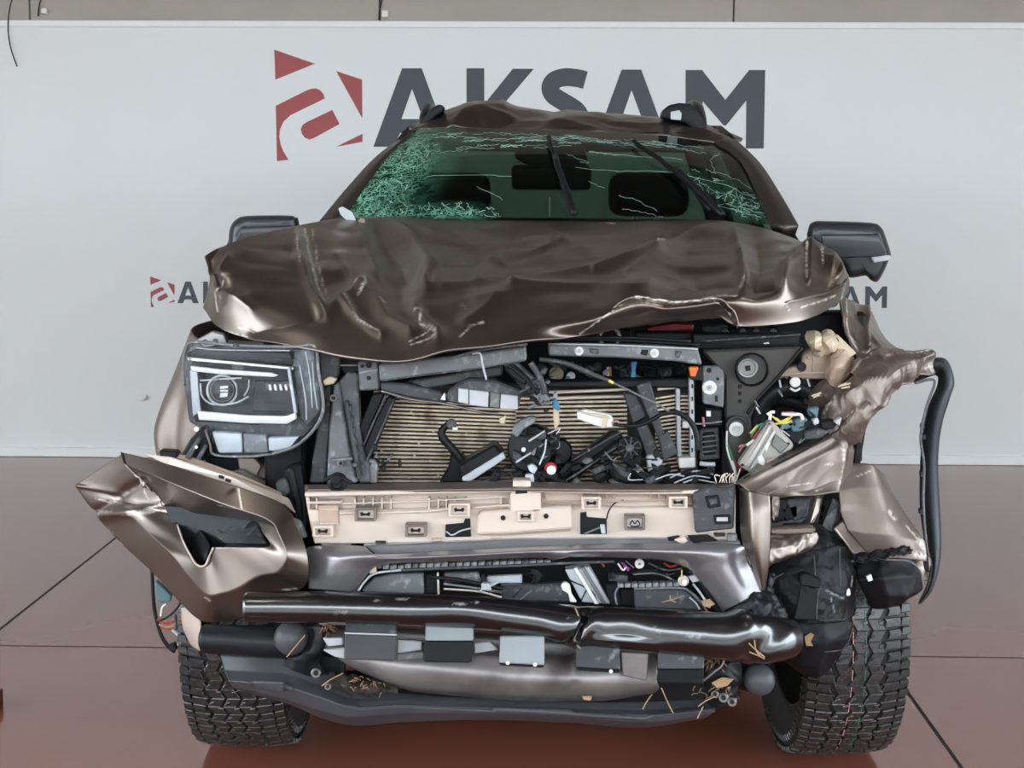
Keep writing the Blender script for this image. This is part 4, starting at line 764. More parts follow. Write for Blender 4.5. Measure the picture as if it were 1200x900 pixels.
# flaps lying over the core
for p, m_, Y in (([(730, 460), (746, 463), (758, 488), (742, 497)], 'darkgrey', 3.74), ([(745, 452), (762, 447), (778, 508), (771, 513), (757, 482)], 'grey', 3.72), ([(745, 500), (757, 492), (776, 538), (764, 548), (756, 530)], 'darkgrey', 3.73), ([(771, 512), (783, 505), (795, 531), (778, 541)], 'grey', 3.71), ([(757, 534), (766, 533), (777, 540), (769, 560), (759, 552)], 'lightgrey', 3.70), ([(742, 497), (757, 489), (760, 494), (745, 502)], 'black', 3.73)):
    o = plate('shutter_flap', p, m_, T, Y, .02, .003)
    if m_ == 'grey': o.data.materials[0] = M['darkgrey']
for p, m_, Y in (([(719, 503), (732, 512), (668, 557), (655, 564), (653, 553)], 'black', 3.68), ([(722, 516), (732, 522), (690, 550), (672, 566), (660, 566)], 'blackmatte', 3.66), ([(706, 543), (716, 540), (735, 560), (742, 566), (722, 566)], 'black', 3.62), ([(716, 542), (738, 552), (740, 563), (728, 560)], 'darkgrey', 3.61), ([(735, 515), (750, 524), (752, 545), (742, 552), (728, 540)], 'blackmatte', 3.67)): plate('grille_fragment', p, m_, T, Y, .04, .006)
tube_px('scrap_strut', [(662, 564), (690, 546), (722, 524)], 1.4, 'darkgrey', T, 3.64); tube_px('scrap_strut', [(670, 540), (700, 522), (728, 506)], 1.2, 'darkgrey', T, 3.66)
disc_px('fan_hub', 738, 525, 14, 'black', T, 3.66, [(1, -.5), (1, 0), (.85, .1), (.8, 0), (.5, 0), (.45, .2), (0, .2)]); disc_px('fan_hub', 738, 525, 5, 'darkgrey', T, 3.63)
for k in range(9): a = k*.7; tube_px('fan_spoke', [(738+5*math.cos(a), 525+5*math.sin(a)), (738+13*math.cos(a), 525+13*math.sin(a))], .9, 'darkgrey', T, 3.635, seg=6)
rs_ = np.random.RandomState(11)
for k in range(46):      # splintered plastic along the foot of the opening
    x = rs_.uniform(640, 835); y = rs_.uniform(548, 566)
    if k > 34: x, y = rs_.uniform(575, 640), rs_.uniform(555, 567)
    w_, h_, a = rs_.uniform(4, 13), rs_.uniform(2, 6), rs_.uniform(-.8, .8)
    ca, sa = math.cos(a), math.sin(a)
    plate('plastic_splinter', [(x+ca*u-sa*v, y+sa*u+ca*v) for u, v in ((-w_, -h_*.3), (w_*.6, -h_), (w_, h_*.4), (-w_*.4, h_))], ('black', 'blackmatte', 'black', 'darkgrey')[k % 4], T, rs_.uniform(3.6, 3.72), .02, .002)
for pts in ([(785, 560), (800, 554), (820, 552), (836, 556)], [(790, 566), (812, 558), (832, 560)], [(800, 566), (815, 562), (840, 566)], [(768, 562), (786, 556), (802, 558)]): tube_px('wire', pts, .9, 'lightgrey', T, 3.62)
# cables across the core
tube_px('wiring_harness', [(632, 421), (655, 424), (672, 429), (690, 437), (713, 446)], [2.6, 3, 3, 3, 2.4], 'darkgrey', T, 3.58); tube_px('wire', [(713, 446), (734, 456), (754, 466), (773, 475), (784, 482)], 1.3, 'grey', T, 3.58)
tube_px('harness_tape', [(713, 446), (719, 449)], 1.9, 'yellow', T, 3.578)
tube_px('wiring_harness', [(719, 497), (735, 499), (750, 498), (764, 492), (776, 485), (790, 483), (803, 488), (813, 500), (817, 515), (817, 528)], [2, 2.4, 2.6, 2.6, 2.6, 3, 3, 3.2, 3.4, 3], 'black', T, 3.60)
tube_px('wire', [(800, 487), (812, 496), (830, 496), (846, 494)], 1, 'grey', T, 3.62)
# right radiator support ------------------------------------------------
rs = plate('radiator_upright', [(823, 411), (940, 406), (916, 438), (888, 470), (880, 490), (882, 522), (862, 546), (850, 522), (849, 442)], 'darkgrey', T, 3.78, .05, .005); rs.data.materials[0] = M['charcoal']
tube_px('upright_edge', [(940, 407), (915, 438), (886, 470), (876, 485)], 2, 'black', rs, 3.76)
disc_px('mount_recess', 881, 433, 20, 'blackmatte', rs, 3.775, [(1, -.2), (1, .1), (.92, .16), (.85, -.3), (0, -.3)], 28)
cu = disc_px('mount_cup', 876, 431, 12.5, 'steel', rs, 3.73, [(1, -.6), (1, .1), (.9, .22), (.72, .2), (.68, .05), (0, .05)], 28); plate('square_hole', [(873, 429), (879, 428), (880, 434), (874, 435)], 'blackmatte', cu, 3.725, .01, 0)
for y in (453, 461, 470): disc_px('plate_hole', 867, y, 2.2, 'blackmatte', rs, 3.777)
sp = plate('striker_plate', [(823, 429), (842, 429), (848, 434), (849, 442), (848, 478), (824, 473)], 'lightgrey', rs, 3.74, .02, .003); sp.data.materials[0] = M['grey']
disc_px('plate_bolt', 831.5, 454.5, 8.5, 'white', sp, 3.735); disc_px('bolt_head', 831.5, 454.5, 3.4, 'lightgrey', sp, 3.72); disc_px('bolt_head', 831.5, 454.5, 1.3, 'steel', sp, 3.712)
for (x, y, r) in ((831, 434, 3), (841, 444, 1.8)): disc_px('plate_hole', x, y, r, 'black', sp, 3.738)
plate('plate_hole', [(838, 463), (841, 464), (841, 471), (838, 470)], 'black', sp, 3.737, .004, 0)
lb = plate('lower_mount', [(851, 496), (858, 489), (868, 489), (877, 496), (880, 512), (866, 560), (856, 560), (850, 520)], 'darkgrey', rs, 3.74, .04, .008, 2); lb.data.materials[0] = M['charcoal']
tube_px('mount_rim', [(851, 500), (857, 491), (866, 489), (875, 495), (878, 508)], 1.6, 'darkgrey', lb, 3.735); disc_px('mount_washer', 863, 503, 8.5, 'white', lb, 3.735, [(1, -.3), (1, 0), (.6, .04), (.55, .3), (0, .3)]); disc_px('bolt_head', 863, 503, 3, 'lightgrey', lb, 3.72)
for (p, m_) in (([(826, 478), (846, 480), (846, 500), (826, 500)], 'black'), ([(820, 504), (842, 500), (844, 538), (820, 540)], 'darkgrey'), ([(824, 508), (838, 506), (840, 532), (824, 534)], 'black'), ([(846, 504), (856, 520), (858, 560), (846, 560)], 'blackmatte')): plate('side_duct', p, m_, T, 3.76 if m_ != 'black' else 3.745, .04, .004)
for k in range(4): tube_px('duct_rib', [(823, 512+k*6), (840, 510+k*6)], .8, 'grey', T, 3.74)
plate('white_tag', [(828, 482), (833, 482), (833, 488), (828, 488)], 'white', T, 3.73, .006, 0); tube_px('pink_clip', [(824, 489), (825, 500)], 1.5, 'pink', T, 3.73); tube_px('pale_tube', [(820, 543), (828, 544), (838, 544)], 2.8, 'lightgrey', T, 3.70)
for k, (m_, pts) in enumerate((('white', [(852, 505), (852, 525), (858, 545), (862, 555)]), ('green', [(853, 520), (858, 535), (862, 546)]), ('red', [(860, 538), (864, 545), (870, 552)]), ('white', [(858, 540), (862, 552), (860, 566)]), ('pink', [(866, 530), (870, 524), (876, 520)]), ('white', [(868, 548), (860, 570)]))): tube_px('wire', pts, 1.1, m_, T, 3.70)
# beige inner wing ------------------------------------------------------
iw = plate('inner_wing', [(913, 437), (924, 431), (940, 427), (940, 416), (948, 409), (974, 414), (974, 444), (913, 446)], 'pinkbeige', T, 3.86, .05, .006, 2)
disc_px('wing_hole', 939.5, 430, 5.6, 'corefin', iw, 3.857); tube_px('wing_fold', [(916, 440), (945, 437), (972, 437)], 1.2, 'champagne', iw, 3.855); disc_px('wing_dimple', 948, 419, 2.4, 'pinkbeige', iw, 3.855); tube_px('wing_fold', [(953, 417), (953, 436)], .8, 'cream', iw, 3.856)
surf('torn_bracket', [[(948, 391, 3.84), (955, 390, 3.82), (962, 392, 3.84), (968, 389, 3.83), (973, 391, 3.84)], [(949, 398, 3.82), (956, 399, 3.79), (963, 400, 3.82), (970, 398, 3.80), (975, 398, 3.83)], [(953, 406, 3.82), (959, 408, 3.79), (965, 407, 3.81), (973, 406, 3.80), (979, 404, 3.83)], [(956, 411, 3.84), (962, 412, 3.82), (968, 412, 3.83), (972, 412, 3.83), (978, 409, 3.84)]], 'cream', T, 18, 14, th=.004, smooth=False, crum=(.018, 22, 4))
pb = plate('perforated_bracket', [(975, 396), (981, 391.5), (992, 402), (1004, 414), (995, 420), (985, 412), (978, 407)], 'cream', T, 3.82, .008, .002); plate('bracket_hole', [(977.5, 397), (981, 395.5), (983.5, 400), (979.5, 401.5)], 'blackmatte', pb, 3.818, .004, 0)
surf('wing_end_cap', [[(974, 417, 3.86), (982, 413, 3.82), (992, 411, 3.83), (998, 420, 3.88)], [(971, 428, 3.83), (980, 428, 3.78), (990, 426, 3.80), (996, 432, 3.88)], [(969, 441, 3.83), (977, 443, 3.79), (986, 441, 3.80), (992, 441, 3.88)], [(967, 453, 3.85), (974, 455, 3.82), (980, 453, 3.83), (985, 447, 3.88)]], 'pinkbeige', T, 16, 16, th=.004, smooth=False, crum=(.012, 20, 5))
surf('crumpled_wing_edge', [[(944, 470, 3.86), (954, 458, 3.82), (965, 447, 3.82), (976, 450, 3.84)], [(950, 473, 3.84), (960, 464, 3.79), (972, 456, 3.80), (984, 456, 3.83)], [(948, 480, 3.86), (962, 475, 3.82), (976, 467, 3.81), (990, 460, 3.83)]], 'bronze_dull', T, 40, 24, th=.004, crum=(.014, 16, 6))
for pts in ([(951, 464), (957, 462), (962, 460)], [(953, 466), (960, 463)], [(982, 453), (990, 451), (997, 449)], [(984, 452), (992, 449)], [(986, 455), (996, 453)]): tube_px('fibre_tuft', pts, 1.1, 'cream', T, 3.66)
tube_px('corrugated_hose', [(884, 500), (888, 482), (898, 466), (914, 456), (934, 454), (952, 460)], [11, 12, 12, 12, 11, 10], 'black', T, 3.84, n=40, rib=1, seg=14)
tube_px('corrugated_hose', [(905, 470), (920, 468), (940, 474), (950, 486)], 9, 'blackmatte', T, 3.9, n=26, rib=1, seg=12)
disc_px('white_cap', 932, 448, 6.2, 'white', T, 3.80); tube_px('white_clip', [(926, 455), (932, 458), (938, 455)], 1.4, 'white', T, 3.80); tube_px('white_clip', [(913, 445), (915, 454)], 1.3, 'lightgrey', T, 3.80); tube_px('white_clip', [(946, 444), (949, 453)], 1.2, 'lightgrey', T, 3.80)
for (x, y, m_) in ((915, 462, 'grey'), (889, 482, 'lightgrey'), (887, 474, 'grey')): tube_px('hose_clip', [(x-3, y-5), (x+2, y+3)], 1.2, m_, T, 3.74)
# control module and its plugs
cm = plate('control_module', [(901, 494), (905, 493), (930, 520), (929, 526), (883, 556), (867, 547), (866, 543)], 'module', T, 3.64, .04, .004, label='pale cast control module dangling on its wires')
for p in ([(902, 497), (905, 500), (878, 548), (873, 546)], [(907, 503), (910, 506), (884, 551), (880, 549)]): plate('module_rib', p, 'metal', cm, 3.63, .015, .0015)
plate('module_rib', [(896, 523), (901, 517), (903, 519), (898, 530)], 'white', cm, 3.628, .012, .001)
for (x, y) in ((902, 497.5), (870, 545), (924, 520)): disc_px('module_hole', x, y, 1.6, 'blackmatte', cm, 3.636)
plate('module_pad', [(908, 508), (925, 522), (915, 532), (904, 522)], 'steel', cm, 3.632, .01, .002); plate('white_patch', [(888, 535), (893, 533), (897, 540), (896, 547), (889, 543)], 'white', cm, 3.625, .01, .001); plate('module_pad', [(897, 540), (907, 537), (909, 541), (900, 545)], 'pinkbeige', cm, 3.62, .01, .001)
for (p, m_) in (([(912, 497), (924, 491), (932, 497), (926, 502), (920, 504)], 'teal'), ([(921, 497), (928, 493), (932, 497), (926, 501)], 'white'), ([(926, 495), (944, 488), (950, 498), (938, 506), (928, 506)], 'teal'), ([(947, 479), (960, 477), (958, 490), (948, 488)], 'teal'), ([(952, 492), (958, 489), (961, 496), (954, 499)], 'lightgrey'), ([(918, 504), (942, 500), (942, 520), (930, 520)], 'black'), ([(942, 505), (960, 502), (972, 506), (962, 514), (942, 516)], 'darkgrey'), ([(960, 494), (976, 492), (985, 492), (978, 502), (964, 503)], 'black'), ([(977, 494), (987, 489), (984, 500)], 'lightgrey')): plate('wire_connector', p, m_, T, 3.68 if m_ in ('black', 'darkgrey') else 3.66, .025, .003)
for (m_, pts) in (('yellow', [(905, 488), (914, 494), (924, 490)]), ('yellow', [(908, 497), (920, 494), (930, 486)]), ('yellow', [(909, 490), (918, 496), (928, 493)]), ('pink', [(916, 484), (930, 484), (940, 488), (938, 494)]), ('white', [(916, 485), (928, 486), (938, 486), (941, 492)]), ('white', [(899, 486), (904, 483), (908, 483)]), ('white', [(903, 485), (902, 492)]), ('green', [(880, 512), (886, 502), (893, 496)]), ('green', [(884, 506), (890, 498), (896, 497)]), ('yellow', [(879, 508), (888, 498)]), ('red', [(882, 514), (890, 504)]), ('white', [(875, 522), (882, 517), (884, 516)]), ('pink', [(866, 524), (869, 522), (872, 522)]), ('teal', [(890, 504), (894, 496)])): tube_px('wire', pts, 1.3 if m_ != 'white' else 2.0, m_, T, 3.66)
# ------------------------------------------------------------------ right bumper corner and fender
surf('bumper_column', [[(866, 572, 3.50), (880, 575, 3.45), (902, 580, 3.45)], [(867, 600, 3.48), (882, 600, 3.43), (903, 602, 3.44)], [(869, 632, 3.47), (884, 632, 3.42), (903, 636, 3.44)], [(880, 660, 3.47), (889, 662, 3.43), (901, 664, 3.45)], [(892, 692, 3.48), (894, 692, 3.46), (897, 690, 3.47)]], 'champagne', T, 24, 40, th=.005, label='pale front column of the right bumper corner').data.materials[0] = M['bronze']
bR = surf('bumper_corner', [[(862, 566, 3.53), (895, 545, 3.60), (935, 525, 3.68), (985, 498, 3.80)], [(868, 573, 3.46), (898, 555, 3.54), (938, 534, 3.63), (992, 506, 3.76)], [(884, 578, 3.45), (908, 562, 3.53), (946, 542, 3.62), (996, 516, 3.74)],
    [(898, 580, 3.47), (918, 570, 3.55), (950, 556, 3.63), (1000, 528, 3.75)], [(902, 581, 3.50), (925, 577, 3.57), (955, 572, 3.64), (998, 548, 3.76)], [(903, 583, 3.53), (930, 581, 3.58), (962, 580, 3.64), (988, 572, 3.76)]], 'bronze_dull', T, 90, 61, th=.005, lv=True, crum=[(.005, 9, 7)],
    ridges=[([(868, 572), (930, 538), (992, 507)], 3.5, .012), ([(985, 520), (978, 555), (972, 580)], 6, .02)], scratches=[([(966, 544), (972, 543)], 1.2), ([(982, 520), (980, 545), (975, 566)], .8), ([(920, 570), (950, 566)], .7), ([(955, 576), (962, 574)], 1)])
for (x, y) in ((872, 560), (912, 536), (918, 532)): plate('slot_clip', [(x, y), (x+8, y-4), (x+8, y-1), (x, y+3)], 'black', bR, 3.52, .01, 0)
tube_px('corner_groove', [(868, 568), (900, 549), (940, 529), (984, 503)], 1.3, 'black', bR, 3.55)
plate('fog_pocket', [(898, 578, 3.62), (966, 578, 3.68), (958, 618, 3.68), (900, 624, 3.6)], 'blackmatte', bR, 3.66, .03)
for p, m_ in (([(905, 584), (925, 584), (920, 610), (906, 614)], 'black'), ([(920, 586), (950, 584), (946, 606), (930, 612)], 'darkgrey'), ([(915, 596), (935, 590), (936, 606), (920, 612)], 'black')): plate('fog_scrap', p, m_, bR, 3.61, .02, .004)
surf('torn_edge', [[(902, 582, 3.46), (910, 583, 3.48), (906, 590, 3.5)], [(902, 596, 3.45), (911, 594, 3.47), (907, 597, 3.5)], [(902, 610, 3.45), (906, 606, 3.47), (904, 608, 3.5)]], 'bronze_dull', bR, 14, 20, th=.004, crum=(.008, 30, 2))
plate('fog_divider', [(951, 598, 3.58), (957, 582, 3.58), (963, 584, 3.58), (960, 600, 3.58), (953, 614, 3.56), (948, 614, 3.56)], 'bronze', bR, 3.58, .03, .003)
plate('lower_bar', [(902, 619), (952, 617), (957, 620), (954, 626), (903, 627)], 'bronze_dull', bR, 3.50, .03, .004)
surf('lower_skin', [[(903, 627, 3.50), (925, 626, 3.52), (956, 624, 3.56)], [(902, 640, 3.48), (925, 639, 3.50), (958, 632, 3.56)], [(900, 656, 3.47), (922, 652, 3.49), (948, 643, 3.55)], [(897, 668, 3.48), (906, 660, 3.50), (930, 650, 3.55)]], 'bronze', bR, 40, 30, th=.004, crum=[(.006, 25, 8)])
# fender panel torn off behind the bumper
surf('fender_lower', [[(984, 548, 3.760), (1000, 543, 3.780), (1022, 545, 3.780), (1036, 556, 3.840)], [(983, 575, 3.720), (1003, 572, 3.740), (1030, 572, 3.760), (1050, 584, 3.820)], [(985, 600, 3.700), (1006, 598, 3.720), (1035, 600, 3.740), (1066, 610, 3.810)], [(994, 622, 3.680), (1014, 626, 3.700), (1044, 628, 3.720), (1084, 636, 3.790)], [(1022, 652, 3.600), (1035, 654, 3.620), (1056, 654, 3.700), (1086, 658, 3.780)]], 'bronze_dull', T, 70, 61, th=.004, lv=True, crum=[(.003, 8, 9)],
    scratches=[([(1042, 600), (1048, 608)], 2.6), ([(1078, 634), (1086, 644)], 4), ([(1074, 650), (1084, 652)], 4), ([(1060, 615), (1075, 632)], 1.2), ([(1000, 560), (1020, 552)], .8)])
plate('fender_return', [(977, 618), (987, 610), (1020, 645), (1025, 651), (1000, 650)], 'champagne', T, 3.69, .015, .003).data.materials[0] = M['bronze']
tube_px('fender_return_edge', [(978, 619), (992, 636), (1002, 650)], 1.5, 'champagne', T, 3.68)
plate('fender_bracket', [(968, 606, 3.7), (976, 585, 3.7), (984, 590, 3.72), (985, 612, 3.72), (975, 625, 3.7), (962, 620, 3.68)], 'darkgrey', T, 3.7, .03, .004)
# crumpled fender skin
surf('fender_crumpled', [[(962, 506, 3.76), (972, 484, 3.74), (986, 460, 3.74), (1003, 448, 3.78), (1006, 430, 3.82), (1022, 420, 3.86), (1050, 413, 3.9), (1088, 412, 3.96)],
    [(972, 508, 3.74), (982, 490, 3.71), (996, 470, 3.71), (1010, 456, 3.74), (1018, 440, 3.78), (1032, 430, 3.82), (1056, 424, 3.87), (1090, 420, 3.95)],
    [(984, 510, 3.74), (994, 496, 3.70), (1006, 480, 3.69), (1018, 466, 3.72), (1028, 450, 3.76), (1042, 440, 3.80), (1062, 433, 3.86), (1091, 429, 3.94)],
    [(996, 514, 3.76), (1004, 500, 3.73), (1013, 488, 3.72), (1024, 472, 3.75), (1036, 458, 3.79), (1050, 447, 3.83), (1068, 440, 3.88), (1092, 438, 3.95)]], 'bronze_dull', T, 84, 30, th=.004, smooth=False,
    crum=[(.034, 6, 10), (.013, 19, 11)], ridges=[([(1000, 470), (1040, 440), (1085, 420)], 6, .02), ([(985, 495), (1002, 480), (1012, 470)], 5, -.02)], scratches=[([(1006, 448), (1010, 432), (1016, 430)], 1.2), ([(1000, 448), (1008, 444)], 1.2), ([(1070, 436), (1088, 428), (1092, 436)], 2.4), ([(1060, 416), (1086, 414)], 1.2), ([(985, 470), (970, 492)], .8)])
surf('fender_fold', [[(985, 512, 3.76), (1000, 480, 3.74), (1012, 472, 3.76)], [(994, 522, 3.76), (1006, 494, 3.73), (1016, 480, 3.77)], [(1003, 520, 3.78), (1010, 500, 3.75), (1014, 490, 3.79)]], 'bronze_dull', T, 30, 30, th=.004, crum=(.012, 18, 12))
plate('fender_stub', [(1006, 500), (1015, 482), (1017, 490), (1009, 540), (1006, 556), (1000, 545)], 'black', T, 3.82, .02, .003)
plate('fender_stub', [(1000, 480), (1008, 486), (1010, 520), (1003, 512)], 'champagne', T, 3.72, .01, .002).data.materials[0] = M['bronze_dull']
surf('fender_upper', [[(985, 346, 4.0), (996, 352, 4.08), (1012, 362, 4.3), (1020, 366, 4.6)], [(986, 370, 3.98), (1000, 374, 4.06), (1020, 382, 4.28), (1030, 388, 4.6)], [(990, 392, 3.96), (1008, 396, 4.04), (1035, 400, 4.25), (1042, 404, 4.6)], [(1000, 412, 3.94), (1018, 415, 4.0), (1046, 412, 4.2), (1060, 414, 4.6)], [(1006, 424, 3.93), (1024, 426, 3.98), (1050, 422, 4.15), (1062, 424, 4.6)]], 'bronze_dull', T, 50, 50, th=.004, crum=[(.008, 10, 13)],
    ridges=[([(1010, 360), (1012, 390), (1014, 414)], 3, .02)], scratches=[([(992, 350), (990, 376), (996, 400), (1004, 412)], .9), ([(1012, 366), (1013, 410)], .8), ([(994, 394), (1000, 402)], 1.6)]).data.materials[0] = M['bronze']
# wheel arch flare hanging down as a black ribbon
fl_o = [(1064, 444, 3.98), (1084, 424, 3.97), (1108, 421, 3.95), (1118, 446, 3.93), (1113, 466, 3.92), (1103, 500, 3.92), (1099, 540, 3.93), (1101, 590, 3.94), (1103, 640, 3.93), (1099, 672, 3.92), (1091, 694, 3.92), (1079, 708, 3.93)]
fl_i = [(1046, 448, 4.02), (1070, 448, 4.0), (1096, 440, 3.99), (1098, 452, 3.98), (1088, 476, 3.97), (1081, 510, 3.97), (1078, 550, 3.98), (1078, 595, 3.99), (1084, 640, 3.98), (1089, 662, 3.97), (1086, 684, 3.97), (1077, 704, 3.97)]
mid = [((a[0]*.55+b_[0]*.45), (a[1]*.55+b_[1]*.45), min(a[2], b_[2])-.012) for a, b_ in zip(fl_o, fl_i)]
surf('wheel_arch_flare', [fl_i, mid, fl_o, [(x-1, y+.5, Y+.05) for x, y, Y in fl_o]], 'flare', T, 90, 20, th=.006, scratches=[([(1083, 560), (1082, 620)], 1), ([(1104, 660), (1096, 690)], .8)], label='detached black wheel arch flare hanging beside the right wheel')
tube_px('flare_bead', [(1072, 449), (1095, 446), (1086, 476), (1079, 512), (1083, 545), (1082, 590), (1086, 640), (1092, 664), (1088, 686), (1080, 704)], 1.7, 'grey', T, 3.925, n=60)
for (x, y) in ((1082, 500), (1083, 512), (1081, 556), (1080, 600)): plate('flare_clip', rect(x-2, y-3, x+2, y+3), 'darkgrey', T, 3.94, .02, .001)
surf('fender_remnant', [[(1062, 640, 3.93), (1074, 630, 3.92), (1086, 642, 3.93)], [(1064, 655, 3.9), (1076, 655, 3.88), (1088, 660, 3.91)], [(1066, 676, 3.9), (1076, 680, 3.88), (1086, 680, 3.92)]], 'bronze_dull', T, 24, 24, th=.004, crum=(.012, 20, 3), scratches=[([(1078, 640), (1082, 664)], 4)])
plate('black_scrap', [(1080, 650), (1088, 648), (1090, 672), (1083, 668)], 'black', T, 3.88, .02, .003)
# splash shields in front of the right wheel
def liner(pts, Y, m_='blackmatte', **k): return plate('splash_shield', pts, m_, T, Y, .012, .003, **k)
surf('splash_shield', [[(900, 672, 3.62), (925, 652, 3.60), (955, 645, 3.60), (985, 640, 3.64), (999, 650, 3.7)], [(899, 690, 3.60), (925, 688, 3.57), (955, 685, 3.57), (985, 682, 3.62), (1000, 684, 3.7)], [(908, 722, 3.62), (930, 728, 3.58), (957, 730, 3.58), (982, 728, 3.63), (998, 722, 3.7)]], 'blackmatte', T, 90, 70, th=.005, crum=[(.01, 9, 2), (.004, 30, 3)], scratches=[([(903, 690), (905, 700), (910, 712)], 4), ([(908, 676), (905, 684)], 2.5), ([(968, 692), (984, 700)], 1.2), ([(972, 700), (976, 716)], 1)])
surf('splash_shield', [[(905, 726, 3.66), (935, 728, 3.62), (965, 728, 3.62), (1000, 728, 3.68)], [(910, 750, 3.66), (938, 752, 3.61), (966, 754, 3.62), (996, 748, 3.67)], [(920, 772, 3.68), (940, 778, 3.64), (960, 782, 3.64), (985, 762, 3.67)], [(930, 784, 3.70), (945, 790, 3.67), (957, 794, 3.67), (972, 782, 3.68)]], 'blackmatte', T, 40, 40, linear=True, th=.005, crum=[(.008, 10, 4)])
surf('splash_shield', [[(1003, 662, 3.700), (1030, 655, 3.680), (1052, 652, 3.700), (1064, 645, 3.740)], [(1006, 680, 3.680), (1034, 678, 3.650), (1060, 676, 3.680), (1080, 676, 3.740)], [(1014, 698, 3.690), (1040, 698, 3.660), (1062, 698, 3.690), (1080, 690, 3.740)], [(1022, 712, 3.710), (1040, 712, 3.680), (1054, 708, 3.700), (1062, 702, 3.730)]], 'blackmatte', T, 40, 34, linear=True, th=.005, crum=[(.008, 9, 5)])
plate('shield_step', [(937, 674), (944, 672), (963, 680), (960, 690), (938, 686)], 'black', T, 3.53, .03, .003); plate('shield_step', [(938, 686), (958, 690), (957, 727), (930, 726)], 'black', T, 3.555, .02, .003)
for pts in ([(957, 728), (958, 700), (962, 686)], [(960, 727), (990, 726)], [(954, 650), (956, 690)], [(984, 642), (985, 690)], [(966, 764), (985, 762), (996, 757)], [(903, 690), (908, 678), (918, 672)]): tube_px('shield_rib', pts, .8, 'darkgrey', T, 3.555)
surf('crumpled_shield', [[(900, 622, 3.62), (930, 610, 3.66), (960, 620, 3.68), (985, 640, 3.72)], [(930, 640, 3.6), (950, 636, 3.62), (975, 640, 3.66), (1000, 655, 3.72)], [(915, 660, 3.62), (950, 655, 3.62), (980, 660, 3.68), (1004, 670, 3.74)]], 'blackmatte', T, 50, 30, th=.004, crum=[(.02, 12, 6)])
surf('crumpled_shield', [[(1000, 652, 3.600), (1030, 648, 3.590), (1066, 640, 3.660)], [(1002, 662, 3.580), (1034, 656, 3.560), (1066, 650, 3.640)]], 'blackmatte', T, 60, 14, th=.004, crum=[(.016, 30, 7)])
surf('crumpled_shield', [[(850, 712, 3.56), (868, 690, 3.54), (890, 692, 3.55), (905, 705, 3.58)], [(855, 722, 3.52), (872, 708, 3.49), (893, 710, 3.5), (912, 722, 3.56)], [(856, 732, 3.55), (876, 730, 3.52), (898, 730, 3.53), (914, 732, 3.58)]], 'black', T, 60, 34, th=.004, crum=[(.025, 16, 8), (.008, 40, 2)])
tube_px('wire', [(960, 632), (975, 645), (990, 658), (998, 676), (997, 688)], 1.3, 'grey', T, 3.66); tube_px('wire', [(998, 658), (1020, 656), (1045, 656), (1066, 658), (1078, 668), (1082, 684)], 1.2, 'grey', T, 3.62); tube_px('wire', [(1020, 655), (1028, 655)], 1.4, 'blue', T, 3.615); tube_px('wire', [(1064, 656), (1074, 664), (1080, 680)], 1.4, 'black', T, 3.74)
plate('white_clip', [(1015, 676), (1021, 673), (1023, 680), (1018, 682)], 'white', T, 3.63, .01, .001); plate('white_connector', [(990, 692), (996, 690), (997, 698), (991, 699)], 'white', T, 3.63, .02, .002)
plate('torn_paper_label', [(943, 746), (950, 742), (954, 744), (950, 752), (953, 757), (945, 757)], 'straw', T, 3.59, .004, 0)
b = MB(); b.box((.66, 4.05, .62), (.10, .03, .22)); b.build('wheel_house', 'blackmatte', T, bevel=.01)
# ------------------------------------------------------------------ inner bumper panel
ip = surf('inner_bumper_panel', [[(357, 568, 3.56), (480, 566, 3.54), (600, 564, 3.53), (740, 567, 3.53), (862, 567, 3.54)], [(357, 577, 3.50), (480, 574, 3.48), (600, 572, 3.47), (740, 574, 3.47), (862, 573, 3.49)]], 'bronze_dull', T, 90, 8, th=.006, linear=True)
YI = 3.52
def IP(pts, m_, Y=YI, th=.02, name='panel_face', **k): return plate(name, pts, m_, ip, Y, th, k.pop('bevel', .002), **k)
IP([(357, 577), (480, 575), (601, 571.5), (601, 577), (480, 580), (357, 583)], 'champagne', 3.48, .04, 'panel_lip', bevel=.003)
IP([(622, 572), (740, 575), (862, 573), (862, 579), (740, 580), (622, 577)], 'champagne', 3.48, .04, 'panel_lip', bevel=.003)
IP([(358, 582), (480, 579), (604, 575), (740, 579), (862, 578), (862, 594), (740, 596), (604, 592), (480, 598), (360, 598)], 'champagne', 3.53, .02)
IP([(601, 563), (622, 563), (622, 577), (634, 577), (634, 600), (598, 600), (598, 577), (601, 577)], 'champagne', 3.485, .04, 'centre_boss', bevel=.004)
IP([(604, 574), (618, 573), (618, 578), (604, 579)], 'black', 3.483, .005, 'boss_slot', bevel=0)
IP([(360, 597), (480, 597), (560, 592), (604, 591), (688, 593), (740, 595), (862, 592), (862, 634), (700, 631), (560, 634), (430, 637), (368, 637)], 'champagne', 3.51, .02)
IP([(360, 588), (400, 587), (400, 590), (360, 591)], 'champagne', 3.495, .03, 'panel_rail'); IP([(372, 592), (397, 592), (397, 614), (374, 614)], 'pinkbeige', 3.505, .02, 'panel_recess')
tube_px('panel_rail', [(360, 590), (430, 589.5), (500, 587), (560, 584), (600, 582)], 1.1, 'champagne', ip, 3.505); tube_px('panel_rail', [(374, 597), (396, 597)], 1, 'champagne', ip, 3.498); tube_px('panel_rail', [(374, 613.5), (397, 613.5)], 1.2, 'champagne', ip, 3.495)
tube_px('panel_rail', [(398, 602), (412, 601), (440, 601), (500, 599), (528, 596)], 1.7, 'champagne', ip, 3.50); tube_px('panel_rail', [(553, 595), (580, 593), (600, 592)], 1.7, 'champagne', ip, 3.50)
